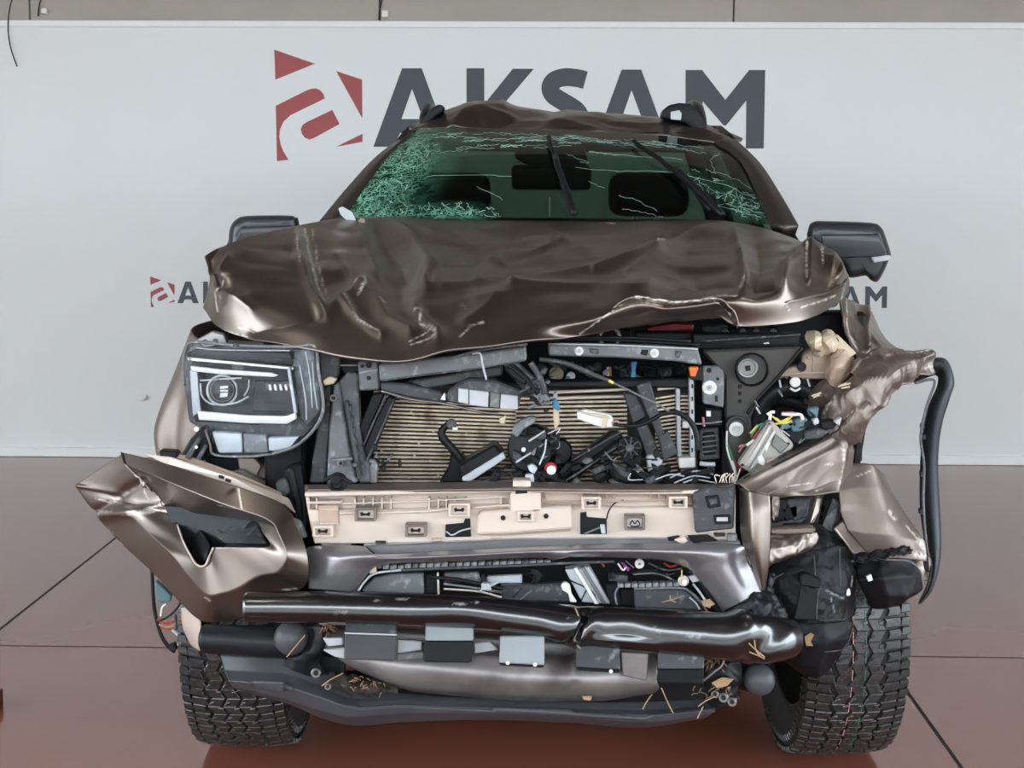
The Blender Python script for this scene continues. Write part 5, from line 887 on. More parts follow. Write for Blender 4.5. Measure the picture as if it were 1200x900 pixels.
for x in (362, 371, 416, 426, 437, 447.5, 458, 503, 513.5, 523, 533, 545, 587, 597): plate('panel_rib', [(x-.7, 584), (x+.7, 584), (x+.7, 597), (x-.7, 597)], 'champagne', ip, 3.50, .03, 0)
for x in (631, 641, 682, 692, 702, 711, 721, 762, 772, 782, 791, 801): plate('panel_rib', [(x-.6, 577), (x+.6, 577), (x+.6, 586), (x-.6, 586)], 'pinkbeige', ip, 3.495, .03, 0)
tube_px('panel_rail', [(634, 587), (690, 587), (730, 587.5), (790, 585), (812, 584)], 1.1, 'pinkbeige', ip, 3.50)
mb_ = IP([(560, 602), (566, 599), (600, 597), (671, 593), (671, 622), (600, 627), (566, 628), (558, 626)], 'champagne', 3.485, .03, 'raised_block', bevel=.004)
tube_px('panel_rail', [(560, 626), (600, 624), (671, 619)], 1.2, 'pinkbeige', ip, 3.48); disc_px('panel_hole', 589.5, 607, 3, 'black', ip, 3.482); disc_px('panel_hole', 640, 605, 3, 'black', ip, 3.482)
for (x, y, w_, h_) in ((428, 603, 25, 16), (538, 598, 25, 16), (487, 622, 25, 15), (378, 623, 24, 13), (616, 605.5, 20, 12), (693, 590, 23, 15), (795, 589, 22, 14), (744, 613, 24, 17)):
    o = frame_px('clip_frame', rect(x-w_/2, y-h_/2, x+w_/2, y+h_/2), rect(x-w_/2+3, y-h_/2+3, x+w_/2-3, y+h_/2-2.5), 'champagne' if y < 600 else 'pinkbeige', ip, 3.47, .03)
    o.data.materials[0] = M['bronze_dull'] if x in (428, 487, 744) else M['champagne']
    plate('clip_seat', rect(x-w_/2+2, y-h_/2+2, x+w_/2-2, y+h_/2-2), 'champagne' if x not in (744,) else 'white', o, 3.488, .01, 0)
    if x != 744:
        plate('clip_slot', [(x-6, y-1.5), (x-4, y-3), (x-2, y-1.2), (x+2, y-1.2), (x+4, y-3), (x+6, y-1.5), (x+5, y+2), (x+1.5, y+1.2), (x-1.5, y+1.2), (x-5, y+2)], 'black', o, 3.484, .006, 0)
    else:
        tube_px('clip_spring', [(x-6, y+2), (x-3, y-3), (x, y+1), (x+3, y-3), (x+6, y+2), (x, y+4), (x-5, y+3)], .7, 'black', o, 3.48)
for p in ([(522, 615), (543, 613), (545, 608), (551, 608), (552, 629), (522, 629.5)], [(680, 601), (687, 600), (688, 606), (711, 608), (711, 626), (680, 626)]):
    IP(p, 'blackmatte', 3.505, .01, 'panel_opening', bevel=0)
tube_px('loose_cable', [(523, 623), (530, 627), (540, 622), (552, 619)], 1, 'lightgrey', ip, 3.50); tube_px('loose_cable', [(684, 626), (696, 621), (706, 617)], 1.2, 'grey', ip, 3.50); IP([(703, 615), (709, 615), (710, 626), (705, 626)], 'lightgrey', 3.495, .01, 'cable_clip')
tube_px('panel_crack', [(711, 608), (713, 600), (718, 592), (724, 588), (731, 586)], .8, 'blackmatte', ip, 3.505)
IP([(440, 634), (452, 634), (452, 636), (440, 636)], 'black', 3.505, .005, 'panel_slot', bevel=0)
for x in (512, 582, 648, 717): IP([(x-6, 631), (x+6, 631), (x+6, 633), (x-6, 633)], 'pinkbeige', 3.50, .008, 'panel_slot', bevel=0)
bp_ = plate('torn_black_bracket', [(812, 578), (822, 574), (832, 570), (846, 574), (862, 568), (861, 598), (860, 620), (838, 622), (815, 625)], 'darkgrey', T, 3.47, .03, .004)
for p, m_ in (([(826, 582), (842, 580), (845, 594), (830, 596)], 'black'), ([(836, 604), (856, 603), (857, 614), (838, 615)], 'black')): plate('bracket_socket', p, m_, bp_, 3.465, .02, .002)
plate('socket_tongue', rect(840, 606.5, 853, 611), 'lightgrey', bp_, 3.46, .006, .001); plate('socket_tongue', [(830, 585), (840, 584), (841, 590), (833, 592)], 'darkgrey', bp_, 3.46, .006, .001)
plate('bracket_chip', [(782, 630), (796, 628), (800, 634), (784, 635)], 'black', T, 3.49, .01, .001); plate('bracket_chip', [(806, 628), (830, 627), (842, 634), (812, 637)], 'blackmatte', T, 3.49, .01, .001); plate('bracket_chip', [(836, 625), (850, 625), (850, 629), (838, 629)], 'corefin', T, 3.48, .01, .001); plate('bracket_chip', [(853, 626), (864, 626), (864, 635), (853, 635)], 'grey', T, 3.47, .02, .002); plate('pale_chip', [(790, 633), (802, 628), (806, 634), (800, 638)], 'champagne', T, 3.475, .01, .001)
for k in range(8): x = 840+k*3; tube_px('torn_fibre', [(x, 566), (x+random.uniform(-3, 3), 559+random.uniform(-3, 2)), (x+4, 556+random.uniform(-2, 4))], .8, 'champagne', T, 3.53)
# ------------------------------------------------------------------ gunmetal lower surround
top = [(361, 690, 3.50), (360, 664, 3.50), (362, 641, 3.50), (424, 640, 3.47), (438, 649, 3.45), (520, 646, 3.43), (610, 641, 3.42), (700, 638, 3.43), (780, 637, 3.45), (868, 638, 3.49), (876, 655, 3.50), (886, 676, 3.51), (893, 694, 3.52)]
bot = [(414, 694, 3.50), (421, 682, 3.48), (432, 668, 3.47), (444, 662, 3.46), (470, 659, 3.45), (530, 657, 3.44), (610, 653, 3.43), (700, 652, 3.44), (770, 655, 3.46), (805, 664, 3.48), (818, 676, 3.49), (834, 695, 3.50), (848, 716, 3.51)]
md = [((a[0]*.45+b_[0]*.55), (a[1]*.45+b_[1]*.55), min(a[2], b_[2])-.03) for a, b_ in zip(top, bot)]
rec = [(x, y+1, Y+.06) for x, y, Y in bot]
gs = surf('lower_grille_surround', [top, md, bot, rec], 'gunmetal', T, 160, 30, th=.005, ridges=[([(668, 640), (667, 652)], 1.5, -.008), ([(648, 652), (668, 646)], 4, .008)], scratches=[([(405, 648), (420, 655), (424, 660)], 1.2), ([(400, 646), (412, 650)], .8), ([(835, 662), (858, 672)], 2.5), ([(838, 676), (845, 684)], 1.5)])
plate('surround_ledge', [(424, 639), (436, 639), (610, 632), (760, 631), (868, 634), (868, 640), (780, 640), (610, 645), (440, 651)], 'darkgrey', gs, 3.49, .04, .004).data.materials[0] = M['gunmetal']
plate('lower_grille_back', [(405, 648), (620, 642), (860, 646), (880, 730), (380, 730)], 'blackmatte', T, 3.72, .04)
for k in range(24):
    x = 440+k*8.6; y = 665-5.5*(k/24)**.8-(3 if k > 3 else 4-k)*.9
    if x > 650: break
    plate('grille_clip', [(x, y), (x+7.4, y-.5), (x+7.4, y+5), (x, y+5.6)], 'grey' if k % 5 else 'darkgrey', T, 3.51, .02, .0012)
tube_px('grille_trim', [(416, 694), (424, 682), (436, 673), (460, 669), (520, 666), (600, 663), (660, 660), (720, 658)], 1.8, 'darkgrey', T, 3.50, n=60)
tube_px('grille_trim', [(420, 692), (428, 681), (440, 672), (470, 668)], 1.4, 'lightgrey', T, 3.49)
plate('clip_lens', [(431, 665), (440, 663), (441, 671), (433, 673)], 'cream', T, 3.49, .015, .002)
plate('grille_insert', [(424, 692), (438, 678), (460, 673), (496, 672), (497, 696), (426, 694)], 'lightgrey', T, 3.56, .02, .003).data.materials[0] = M['grey']
plate('grille_insert', [(520, 672), (560, 671), (564, 684), (520, 682)], 'lightgrey', T, 3.60, .02, .003).data.materials[0] = M['grey']
plate('grille_insert', [(570, 676), (612, 674), (612, 684), (572, 684)], 'lightgrey', T, 3.60, .02, .003); plate('grille_insert', [(498, 673), (512, 672), (514, 696), (498, 696)], 'black', T, 3.57, .02, .003)
plate('grille_insert', [(586, 686), (665, 684), (668, 706), (588, 704)], 'darkgrey', T, 3.58, .03, .004); plate('black_wedge', [(562, 684), (566, 672), (572, 684)], 'black', T, 3.57, .02, .002)
for pts, m_, w_ in (([(513, 671), (514, 697)], 'champagne', 1.3), ([(520, 684), (550, 688), (588, 694)], 'grey', 1.5), ([(520, 690), (560, 693), (588, 700)], 'champagne', 1.3), ([(505, 676), (540, 680), (590, 690)], 'black', 2.5)): tube_px('grille_strut', pts, w_, m_, T, 3.55)
plate('clip_block', [(564, 684), (574, 684), (576, 692), (564, 692)], 'lightgrey', T, 3.54, .02, .002)
for k in range(22): a = rs_.uniform(0, 6.28); r = rs_.uniform(2, 9); plate('plastic_splinter', [(622+r*math.cos(a), 672+r*math.sin(a)), (628+r*math.cos(a+.8), 673+r*math.sin(a+.8)), (625+r*math.cos(a+2), 678+r*math.sin(a+2))], 'black', T, 3.57+rs_.uniform(0, .03), .015, .001)
cn = plate('cooler_corner', [(662, 668), (690, 664), (716, 708), (682, 706)], 'lightgrey', T, 3.57, .04, .003)
for p, m_ in (([(672, 666), (676, 665), (702, 708), (697, 708)], 'white'), ([(681, 665), (684, 664.5), (711, 708), (706, 708)], 'steel')): plate('cooler_fin', p, m_, cn, 3.56, .015, .001)
tube_px('cooler_fin', [(668, 680), (692, 692), (700, 706)], .8, 'black', cn, 3.565); tube_px('cooler_fin', [(680, 706), (688, 690)], .8, 'black', cn, 3.565)
plate('white_lever', [(657, 686), (662, 682), (668, 686), (670, 697), (676, 706), (668, 706), (666, 696), (659, 692)], 'white', T, 3.53, .015, .002)
for p, m_, Y in (([(708, 684), (724, 684), (728, 710), (716, 710)], 'blackmatte', 3.56), ([(713, 673), (736, 675), (736, 684), (714, 684)], 'darkgrey', 3.59), ([(726, 690), (743, 690), (743, 711), (726, 710)], 'blackmatte', 3.58), ([(713, 679), (718, 669), (721, 679)], 'black', 3.58)): plate('grille_insert', p, m_, T, Y, .03, .003)
tube_px('grille_strut', [(727, 684), (721, 696), (723, 709)], 1.2, 'grey', T, 3.54)
for k in range(9): plate('grille_clip', [(724+k*8.2, 684-.2*k), (731+k*8.2, 684-.2*k), (731+k*8.2, 689-.2*k), (724+k*8.2, 689-.2*k)], 'grey', T, 3.53, .02, .0012)
plate('fog_cover', [(743, 691), (795, 690), (806, 693), (818, 704), (826, 716), (744, 713)], 'darkgrey', T, 3.54, .02, .004)
tube_px('fog_cover_edge', [(743, 690), (795, 689), (808, 693), (820, 704), (830, 718)], 1.5, 'grey', T, 3.53); tube_px('fog_cover_edge', [(808, 700), (816, 707), (820, 714)], 1.1, 'lightgrey', T, 3.525)
tube_px('surround_inner', [(808, 668), (820, 682), (834, 702), (844, 718)], 4, 'black', T, 3.53); tube_px('surround_inner', [(812, 684), (820, 694), (832, 712)], 1.4, 'lightgrey', T, 3.51)
dc = disc_px('white_washer', 749.5, 661, 5.6, 'white', T, 3.55); disc_px('washer_hole', 749.5, 661, 1.6, 'steel', dc, 3.54)
for m_, pts in (('purple', [(728, 659), (734, 664), (736, 669)]), ('purple', [(731, 663), (738, 667)]), ('white', [(724, 660), (730, 668), (734, 664)]), ('red', [(778, 660), (786, 664), (794, 662)]), ('black', [(740, 672), (760, 668), (780, 674)]), ('grey', [(742, 673), (770, 672), (790, 680)]), ('red', [(704, 658), (708, 664)]), ('darkgrey', [(760, 660), (780, 668), (800, 666)])): tube_px('wire', pts, 1.2, m_, T, 3.56)
dd = disc_px('sensor', 801, 681, 6.5, 'champagne', T, 3.50); disc_px('sensor_face', 802, 682, 3.5, 'white', dd, 3.49); plate('sensor_clip', [(806, 676), (816, 674), (820, 681), (812, 683)], 'lightgrey', T, 3.51, .01, .001); tube_px('wire', [(799, 668), (799, 676)], 1, 'yellow', T, 3.5)
# ------------------------------------------------------------------ tubular nudge bar
cpx = [(290, 711, 3.44), (340, 711, 3.43), (400, 712, 3.42), (470, 714, 3.42), (530, 717, 3.43), (590, 721, 3.44), (640, 727, 3.45), (662, 731, 3.455), (676, 735, 3.46), (692, 735, 3.455), (730, 737, 3.44), (790, 741, 3.43), (850, 746, 3.44), (895, 749, 3.47), (924, 748, 3.52)]
rpx = [18.5, 19, 19, 19.5, 20, 20.5, 21.5, 23.5, 25, 25, 26, 27, 28.5, 29, 24]
n_ = 200; Pw = cr(pxarr(cpx), n_); Rw = cr(np.array(rpx, float), n_)*Pw[:, 1]/F_PX
sgm = 40; tv = []; tx, ty = proj(Pw)
for i in range(n_):
    t = Pw[min(i+1, n_-1)]-Pw[max(i-1, 0)]; t /= np.linalg.norm(t); a = np.cross(t, (0, 0, 1)); a /= np.linalg.norm(a); up = np.cross(a, t); fr = -a if a[1] > 0 else a
    for k in range(sgm):
        w = 2*math.pi*k/sgm; r = Rw[i]; cw, sw = math.cos(w), math.sin(w)
        dent = 0
        f_ = max(0, cw)**1.5
        dent -= .022*f_*math.exp(-((tx[i]-678-9*sw)/7)**2); dent += .010*f_*math.exp(-((tx[i]-655)/14)**2); dent -= .016*f_*math.exp(-((tx[i]-735)/32)**2)*(1 if sw > -.3 else .3)
        dent -= .012*f_*math.exp(-((tx[i]-540)/40)**2)*(.5-.5*sw); dent += .010*f_*math.exp(-((tx[i]-690-14*sw)/9)**2); dent -= .020*f_*math.exp(-((tx[i]-885-10*sw)/14)**2); dent += .012*max(0, sw)*math.exp(-((tx[i]-865)/12)**2)
        tv.append(Pw[i]+(fr*cw+up*sw)*(r+dent))
ff = [(i*sgm+k, i*sgm+(k+1) % sgm, (i+1)*sgm+(k+1) % sgm, (i+1)*sgm+k) for i in range(n_-1) for k in range(sgm)]+[tuple(range(sgm)), tuple((n_-1)*sgm+k for k in range(sgm))]
wv = np.zeros(len(tv)); qx, qy = proj(np.array(tv))
for ln, w_ in (([(395, 718), (405, 718)], 1.5), ([(520, 705), (540, 708), (560, 706)], .8), ([(765, 731), (772, 742)], 1), ([(782, 741), (810, 745), (822, 746)], .9), ([(440, 703), (480, 702)], .7)): wv = np.maximum(wv, np.clip(1.3-seg_dist(qx, qy, ln)/w_, 0, 1))
nb = add('nudge_bar', tv, ff, 'glossblack', T, smooth=True, wear=wv); fixn(nb)
tube_px('end_plug', [(291, 711), (287, 711)], [17.5, 16.5], 'mirror_black', nb, 3.44, seg=28, n=4)
for k, pts in enumerate(([(876, 752), (884, 760), (896, 770)], [(884, 750), (886, 762), (892, 770)], [(878, 764), (888, 768), (896, 772)], [(674, 712), (678, 722)], [(676, 756), (680, 760)])): tube_px('rust_edge', pts, .9, 'straw', nb, 3.40)
# bolt-on pads of the bar
def pad(top_, bot_, mt, mbm, Y0, lab=None):
    o = plate('mounting_pad', [(x, y, Y0) for x, y in bot_], mbm, T, Y0, .03, .003, label=lab)
    if top_: plate('pad_top', top_, mt, o, Y0, .012, .0025)
    return o
p1 = pad([(406, 717, 3.44), (462, 718, 3.44), (465, 744, 3.395), (404, 742, 3.395)], [(404, 742), (465, 744), (463, 775), (403, 773)], 'darkgrey', 'airdam', 3.40); tube_px('pad_crease', [(404, 742), (465, 744)], .9, 'lightgrey', p1, 3.393)
p2 = pad([(499, 724, 3.44), (554, 724, 3.44), (555, 751, 3.395), (498, 751, 3.395)], [(498, 751), (555, 751), (552, 777), (496, 776)], 'padsheen', 'black', 3.40)
p3 = pad([(586, 746, 3.42), (638, 746, 3.42), (638, 780, 3.39), (585, 777, 3.39)], [(585, 776), (638, 779), (637, 783), (585, 780)], 'padsheen', 'black', 3.395); 
p4 = pad([(676, 757, 3.42), (726, 758, 3.42), (727, 785, 3.39), (675, 782, 3.39)], [(675, 782), (727, 785), (726, 789), (676, 786)], 'darkgrey', 'black', 3.395)
p5 = pad([(773, 758, 3.42), (826, 758, 3.42), (825, 784, 3.395), (771, 784, 3.395)], [(771, 784), (825, 784), (824, 802), (772, 801)], 'darkgrey', 'blackmatte', 3.40)
for (x, y, p_) in ((595, 777, p3), (627, 779, p3), (716, 787, p4)): disc_px('pad_bolt', x, y, 2.4, 'white', p_, 3.38)
# lower tube with its end balls
tube_px('lower_tube', [(240, 748, 3.56), (275, 750, 3.54), (310, 752, 3.53), (345, 754, 3.53), (372, 752, 3.56)], [17, 18, 19, 17, 14], 'black', T, 3.55, seg=20, n=30)
def ball(px, py, r, Y): return disc_px('end_ball', px, py, r, 'airdam', T, Y, [(.9, -1.2), (1, -.2), (.97, .15), (.85, .45), (.6, .68), (.3, .8), (0, .84)], 28, (.0, -1, .12))
ball(341, 748, 21, 3.50); ball(890, 797, 19, 3.50)
tube_px('lower_tube', [(800, 775, 3.54), (830, 782, 3.54), (860, 790, 3.55), (884, 797, 3.56)], [14, 15, 16, 16], 'black', T, 3.55, seg=18)
surf('side_bracket', [[(350, 738, 3.52), (372, 732, 3.50), (385, 735, 3.5)], [(352, 760, 3.52), (368, 760, 3.49), (380, 758, 3.5)], [(335, 775, 3.54), (356, 780, 3.51), (372, 772, 3.52)], [(340, 790, 3.55), (360, 795, 3.52), (380, 790, 3.53)]], 'black', T, 30, 30, th=.005, crum=(.012, 16, 3))
surf('side_bracket', [[(820, 780, 3.52), (840, 770, 3.5), (866, 772, 3.5)], [(822, 800, 3.52), (846, 800, 3.48), (870, 795, 3.5)], [(830, 825, 3.54), (850, 828, 3.5), (866, 820, 3.52)]], 'black', T, 30, 30, th=.005, crum=(.014, 18, 4))
for (x, y, r) in ((848, 818, 6), (858, 823, 5.5), (838, 814, 4.5), (370, 789, 6), (384, 805, 4)): q_ = disc_px('bracket_bolt', x, y, r, 'steel', T, 3.46); disc_px('bolt_socket', x, y, r*.5, 'black', q_, 3.452)
tube_px('bent_rod', [(824, 798), (836, 788), (846, 780), (849, 768)], 1.6, 'steel', T, 3.45); disc_px('rod_eye', 849, 768, 3.4, 'steel', T, 3.45)
plate('bumper_bracket', [(340, 758), (402, 770), (404, 806), (372, 806), (350, 790)], 'black', T, 3.575, .04, .006)
plate('bumper_beam', [(376, 738), (470, 742), (600, 750), (700, 756), (800, 758), (796, 792), (690, 792), (560, 780), (450, 772), (392, 768)], 'skid', T, 3.58, .05, .006, 2)
# silver skid plate behind the pads
sk = surf('skid_plate', [[(376, 742, 3.54), (440, 748, 3.52), (520, 756, 3.51), (600, 764, 3.51), (680, 770, 3.51), (770, 766, 3.53)], [(384, 758, 3.51), (450, 764, 3.49), (530, 770, 3.48), (610, 776, 3.48), (690, 780, 3.48), (772, 780, 3.5)], [(396, 772, 3.50), (455, 780, 3.47), (530, 788, 3.46), (610, 796, 3.46), (690, 798, 3.46), (770, 796, 3.49)], [(420, 786, 3.51), (465, 800, 3.48), (540, 808, 3.48), (620, 814, 3.48), (700, 814, 3.48), (772, 806, 3.5)], [(470, 806, 3.54), (500, 812, 3.52), (560, 818, 3.52), (630, 822, 3.52), (700, 821, 3.52), (764, 812, 3.54)]], 'skid', T, 120, 50, th=.005, ridges=[([(672, 760), (674, 795)], 3, .012), ([(560, 770), (640, 778)], 6, .006)], crum=[(.003, 8, 3)], scratches=[([(695, 800), (712, 797), (728, 794)], 1.2), ([(386, 757), (400, 758)], 2), ([(388, 766), (410, 772)], 2)])
plate('skid_tab', [(728, 764), (760, 766), (758, 798), (730, 792)], 'lightgrey', sk, 3.45, .01, .002).data.materials[0] = M['skid']
plate('pale_tab', [(378, 748), (402, 748), (402, 756), (384, 758)], 'lightgrey', T, 3.47, .012, .002); plate('pale_tab', [(378, 762), (404, 760), (404, 772), (392, 770)], 'lightgrey', T, 3.46, .012, .002); plate('pale_tab', [(466, 750), (494, 752), (494, 762), (466, 766)], 'lightgrey', T, 3.46, .012, .002); plate('pale_tab', [(464, 766), (496, 764), (496, 772), (466, 774)], 'grey', T, 3.455, .012, .002); plate('pale_tab', [(556, 754), (574, 752), (584, 762), (556, 766)], 'lightgrey', T, 3.46, .012, .002)
# dark air dam, three long steps
ad = surf('air_dam', [[(258, 768, 3.64), (300, 770, 3.58), (335, 772, 3.55), (372, 785, 3.54), (410, 802, 3.53), (470, 812, 3.52), (560, 818, 3.52), (660, 822, 3.52), (760, 822, 3.53), (838, 818, 3.56)],
    [(263, 786, 3.61), (300, 788, 3.55), (335, 790, 3.52), (372, 802, 3.50), (410, 818, 3.49), (470, 818, 3.49), (560, 824, 3.49), (660, 829, 3.49), (760, 832, 3.50), (838, 826, 3.53)],
    [(268, 798, 3.555), (300, 801, 3.495), (335, 805, 3.465), (372, 816, 3.445), (412, 828, 3.435), (470, 826, 3.445), (560, 830, 3.445), (660, 834, 3.445), (760, 838, 3.455), (838, 832, 3.485)],
    [(273, 805, 3.575), (302, 812, 3.525), (338, 821, 3.495), (372, 832, 3.465), (412, 840, 3.445), (470, 836, 3.455), (560, 836, 3.455), (660, 840, 3.455), (760, 846, 3.465), (834, 837, 3.495)],
    [(278, 808, 3.630), (304, 816, 3.590), (340, 826, 3.550), (378, 842, 3.520), (418, 851, 3.490), (470, 847, 3.490), (560, 844, 3.490), (660, 847, 3.490), (750, 853, 3.500), (826, 842, 3.540)]], 'airdam', T, 160, 50, th=.006, lv=True, ridges=[([(300, 806), (335, 808), (340, 800)], 4, -.008), ([(420, 826), (470, 822), (560, 826), (660, 832), (760, 838)], 2.2, -.008)])
plate('air_dam_vent', [(294, 799, 3.49), (333, 800, 3.45), (332, 812, 3.46), (300, 808, 3.50)], 'grey', ad, 3.5, .01, .004).data.materials[0] = M['airdam']
plate('undertray', [(380, 790), (640, 800), (860, 790), (830, 838), (640, 836), (420, 840)], 'blackmatte', T, 3.70, .04)
b = MB(); b.box((0, 4.5, .55), (.52, .45, .18)); b.build('engine_cradle', 'blackmatte', T, bevel=.02)
b = MB(); b.tube([(-.75, 4.35, .42), (.75, 4.25, .42)], .04, 10); b.build('front_axle', 'blackmatte', T, smooth=True)
b = MB(); b.tube([(-.75, 7.58, .42), (.75, 7.58, .42)], .05, 10); b.build('rear_axle', 'blackmatte', T, smooth=True)
for sx_ in (-.45, .45): b = MB(); b.box((sx_, 6.2, .55), (.05, 2.3, .07)); b.build('chassis_rail', 'blackmatte', T, bevel=.01)
b = MB(); b.box((0, 4.45, .88), (.72, .08, .36)); b.build('engine_block', 'blackmatte', T, bevel=.02)
b = MB(); b.box((-.64, 4.0, .95), (.05, .25, .2)); b.build('inner_wing', 'blackmatte', T, bevel=.01)
b = MB(); b.box((.70, 4.15, 1.0), (.12, .05, .2)); b.build('inner_wing', 'blackmatte', T, bevel=.01)
# pocket of dirt and dry grass in the air dam cut-out
sd = surf('cutout_dirt', [[(372, 790, 3.56), (400, 794, 3.54), (430, 798, 3.54), (462, 806, 3.54)], [(376, 802, 3.53), (402, 804, 3.50), (432, 806, 3.50), (465, 809, 3.53)], [(392, 812, 3.54), (412, 815, 3.52), (436, 816, 3.52), (460, 812, 3.54)]], 'dirt', T, 40, 26, th=.004, crum=[(.02, 30, 4)], kind='stuff')
# left wheel house pieces
surf('wheel_arch_skin', [[(212, 712, 3.740), (222, 712, 3.660), (232, 722, 3.620)], [(214, 735, 3.740), (224, 738, 3.670), (236, 745, 3.630)], [(224, 757, 3.760), (232, 762, 3.700), (239, 764, 3.660)]], 'champagne', T, 16, 20, th=.005, label='pale torn inner edge of the left wheel arch')
plate('splash_shield', [(230, 722, 3.72), (245, 726, 3.7), (256, 768, 3.68), (240, 766, 3.7)], 'blackmatte', T, 3.7, .02, .003)
tube_px('arch_strip', [(178, 668), (179, 690), (181, 715), (188, 742), (196, 756), (205, 764)], [2.0, 2.2, 2.4, 2.4, 2.6, 2.4], 'black', T, 3.86)
plate('arch_clip', [(182, 680), (190, 688), (201, 698), (199, 706), (186, 706), (182, 696)], 'teal', T, 3.83, .02, .003); plate('arch_clip', [(196, 756), (204, 754), (207, 762), (200, 765)], 'black', T, 3.84, .02, .002)
for m_, pts, w_ in (('black', [(186, 728), (198, 722), (208, 712), (212, 705)], 1.4), ('red', [(184, 726), (194, 730), (206, 728)], 1.2), ('straw', [(186, 732), (196, 735), (208, 732)], 1.2), ('white', [(188, 722), (190, 712), (194, 708)], 1.2), ('lightgrey', [(202, 738), (208, 744), (212, 748)], 1.6), ('red', [(188, 735), (200, 738)], 1), ('darkgrey', [(205, 720), (207, 738)], 2)): tube_px('wire', pts, w_, m_, T, 3.84)
for k in range(70):      # small broken bits caught between core and shell
    cx_, cy_, sx_, sy_ = [(640, 520, 22, 30), (632, 462, 16, 14), (740, 545, 40, 14), (930, 500, 26, 12), (690, 436, 60, 8), (440, 545, 20, 10)][k % 6]
    x, y = cx_+rs_.normal()*sx_*.6, cy_+rs_.normal()*sy_*.6; w_, h_, a = rs_.uniform(2, 7), rs_.uniform(1.2, 4), rs_.uniform(0, 3.1); ca, sa = math.cos(a), math.sin(a)
    plate('plastic_splinter', [(x+ca*u-sa*v, y+sa*u+ca*v) for u, v in ((-w_, -h_*.5), (w_*.3, -h_), (w_, h_*.2), (w_*.2, h_), (-w_*.7, h_*.6))], ('black', 'darkgrey', 'blackmatte', 'black', 'grey')[k % 5], T, (3.66, 3.5, 3.64, 3.7, 3.9, 3.62)[k % 6]-rs_.uniform(0, .05), .015, .0015)
for k in range(26):
    cx_, cy_ = [(640, 515), (745, 550), (660, 440), (930, 505), (600, 690), (770, 668)][k % 6]; x, y = cx_+rs_.normal()*14, cy_+rs_.normal()*8
    tube_px('wire', [(x, y), (x+rs_.uniform(-14, 14), y+rs_.uniform(-8, 8)), (x+rs_.uniform(-22, 22), y+rs_.uniform(-10, 10))], .7, ('black', 'grey', 'darkgrey', 'black', 'lightgrey')[k % 5], T, (3.58, 3.6, 3.95, 3.64, 3.54, 3.55)[k % 6])
# ------------------------------------------------------------------ dry twigs and straw caught in the wreck (things of their own)
tw = [('bent dry straw stuck beside the left end ball of the bar', [(336, 770), (346, 758), (358, 744)], 3.46), ('long dry straw lying across the left air dam cut-out', [(377, 804), (388, 796), (402, 789)], 3.46),
      ('dry twig lying on the dark fog cover behind the bar', [(776, 706), (790, 702), (802, 698)], 3.50), ('short forked twig standing on the dark fog cover', [(785, 698), (786, 703), (792, 706)], 3.49),
      ('dry straw hanging under the right end of the skid plate', [(775, 806), (782, 822), (789, 836)], 3.45), ('short straw dangling from the right edge of the air dam', [(824, 828), (820, 836), (817, 842)], 3.45),
      ('broken straw hanging below the skid plate crack', [(764, 814), (758, 822), (753, 831)], 3.46), ('dry straw caught on the right bracket under the bar', [(818, 828), (826, 822), (838, 816)], 3.45)]
for lab, pts, Y in tw:
    o = tube_px('dry_straw', pts, .8, 'straw', None, Y, seg=6); tag(o, lab, 'straw', 'dry straws caught in the bumper')
for (lab, pts, Y) in (('orange-brown dry leaf lying on the right bracket below the bar', [(834, 800), (846, 794), (860, 796), (852, 804), (840, 806)], 3.45), ('tiny pale leaf scrap in the crack under the skid plate', [(682, 816), (694, 816), (692, 821), (684, 820)], 3.45), ('reddish crumpled leaf at the right edge of the fog cover', [(822, 704), (832, 702), (838, 708), (830, 712), (824, 710)], 3.49)):
    o = plate('dry_leaf', pts, 'straw', None, Y, .003, 0); tag(o, lab, 'leaf')
rg = np.random.RandomState(5); b = MB()
for k in range(90):
    x, y = rg.choice([0, 1, 2, 3]), 0
    cx, cy, sx_, sy_ = [(425, 802, 26, 9), (384, 735, 9, 6), (840, 810, 22, 10), (828, 776, 16, 6)][int(x)]
    px_, py_ = cx+rg.normal()*sx_*.5, cy+rg.normal()*sy_*.5; a = rg.uniform(0, 3.14); L = rg.uniform(3, 8)
    b.tube(W([(px_, py_, 3.47), (px_+L*math.cos(a)*.5, py_+L*math.sin(a)*.5-1, 3.46), (px_+L*math.cos(a), py_+L*math.sin(a), 3.48)], 3.47), .0012, 4)
o = b.build('grass_tangle', 'straw', T, kind='stuff')
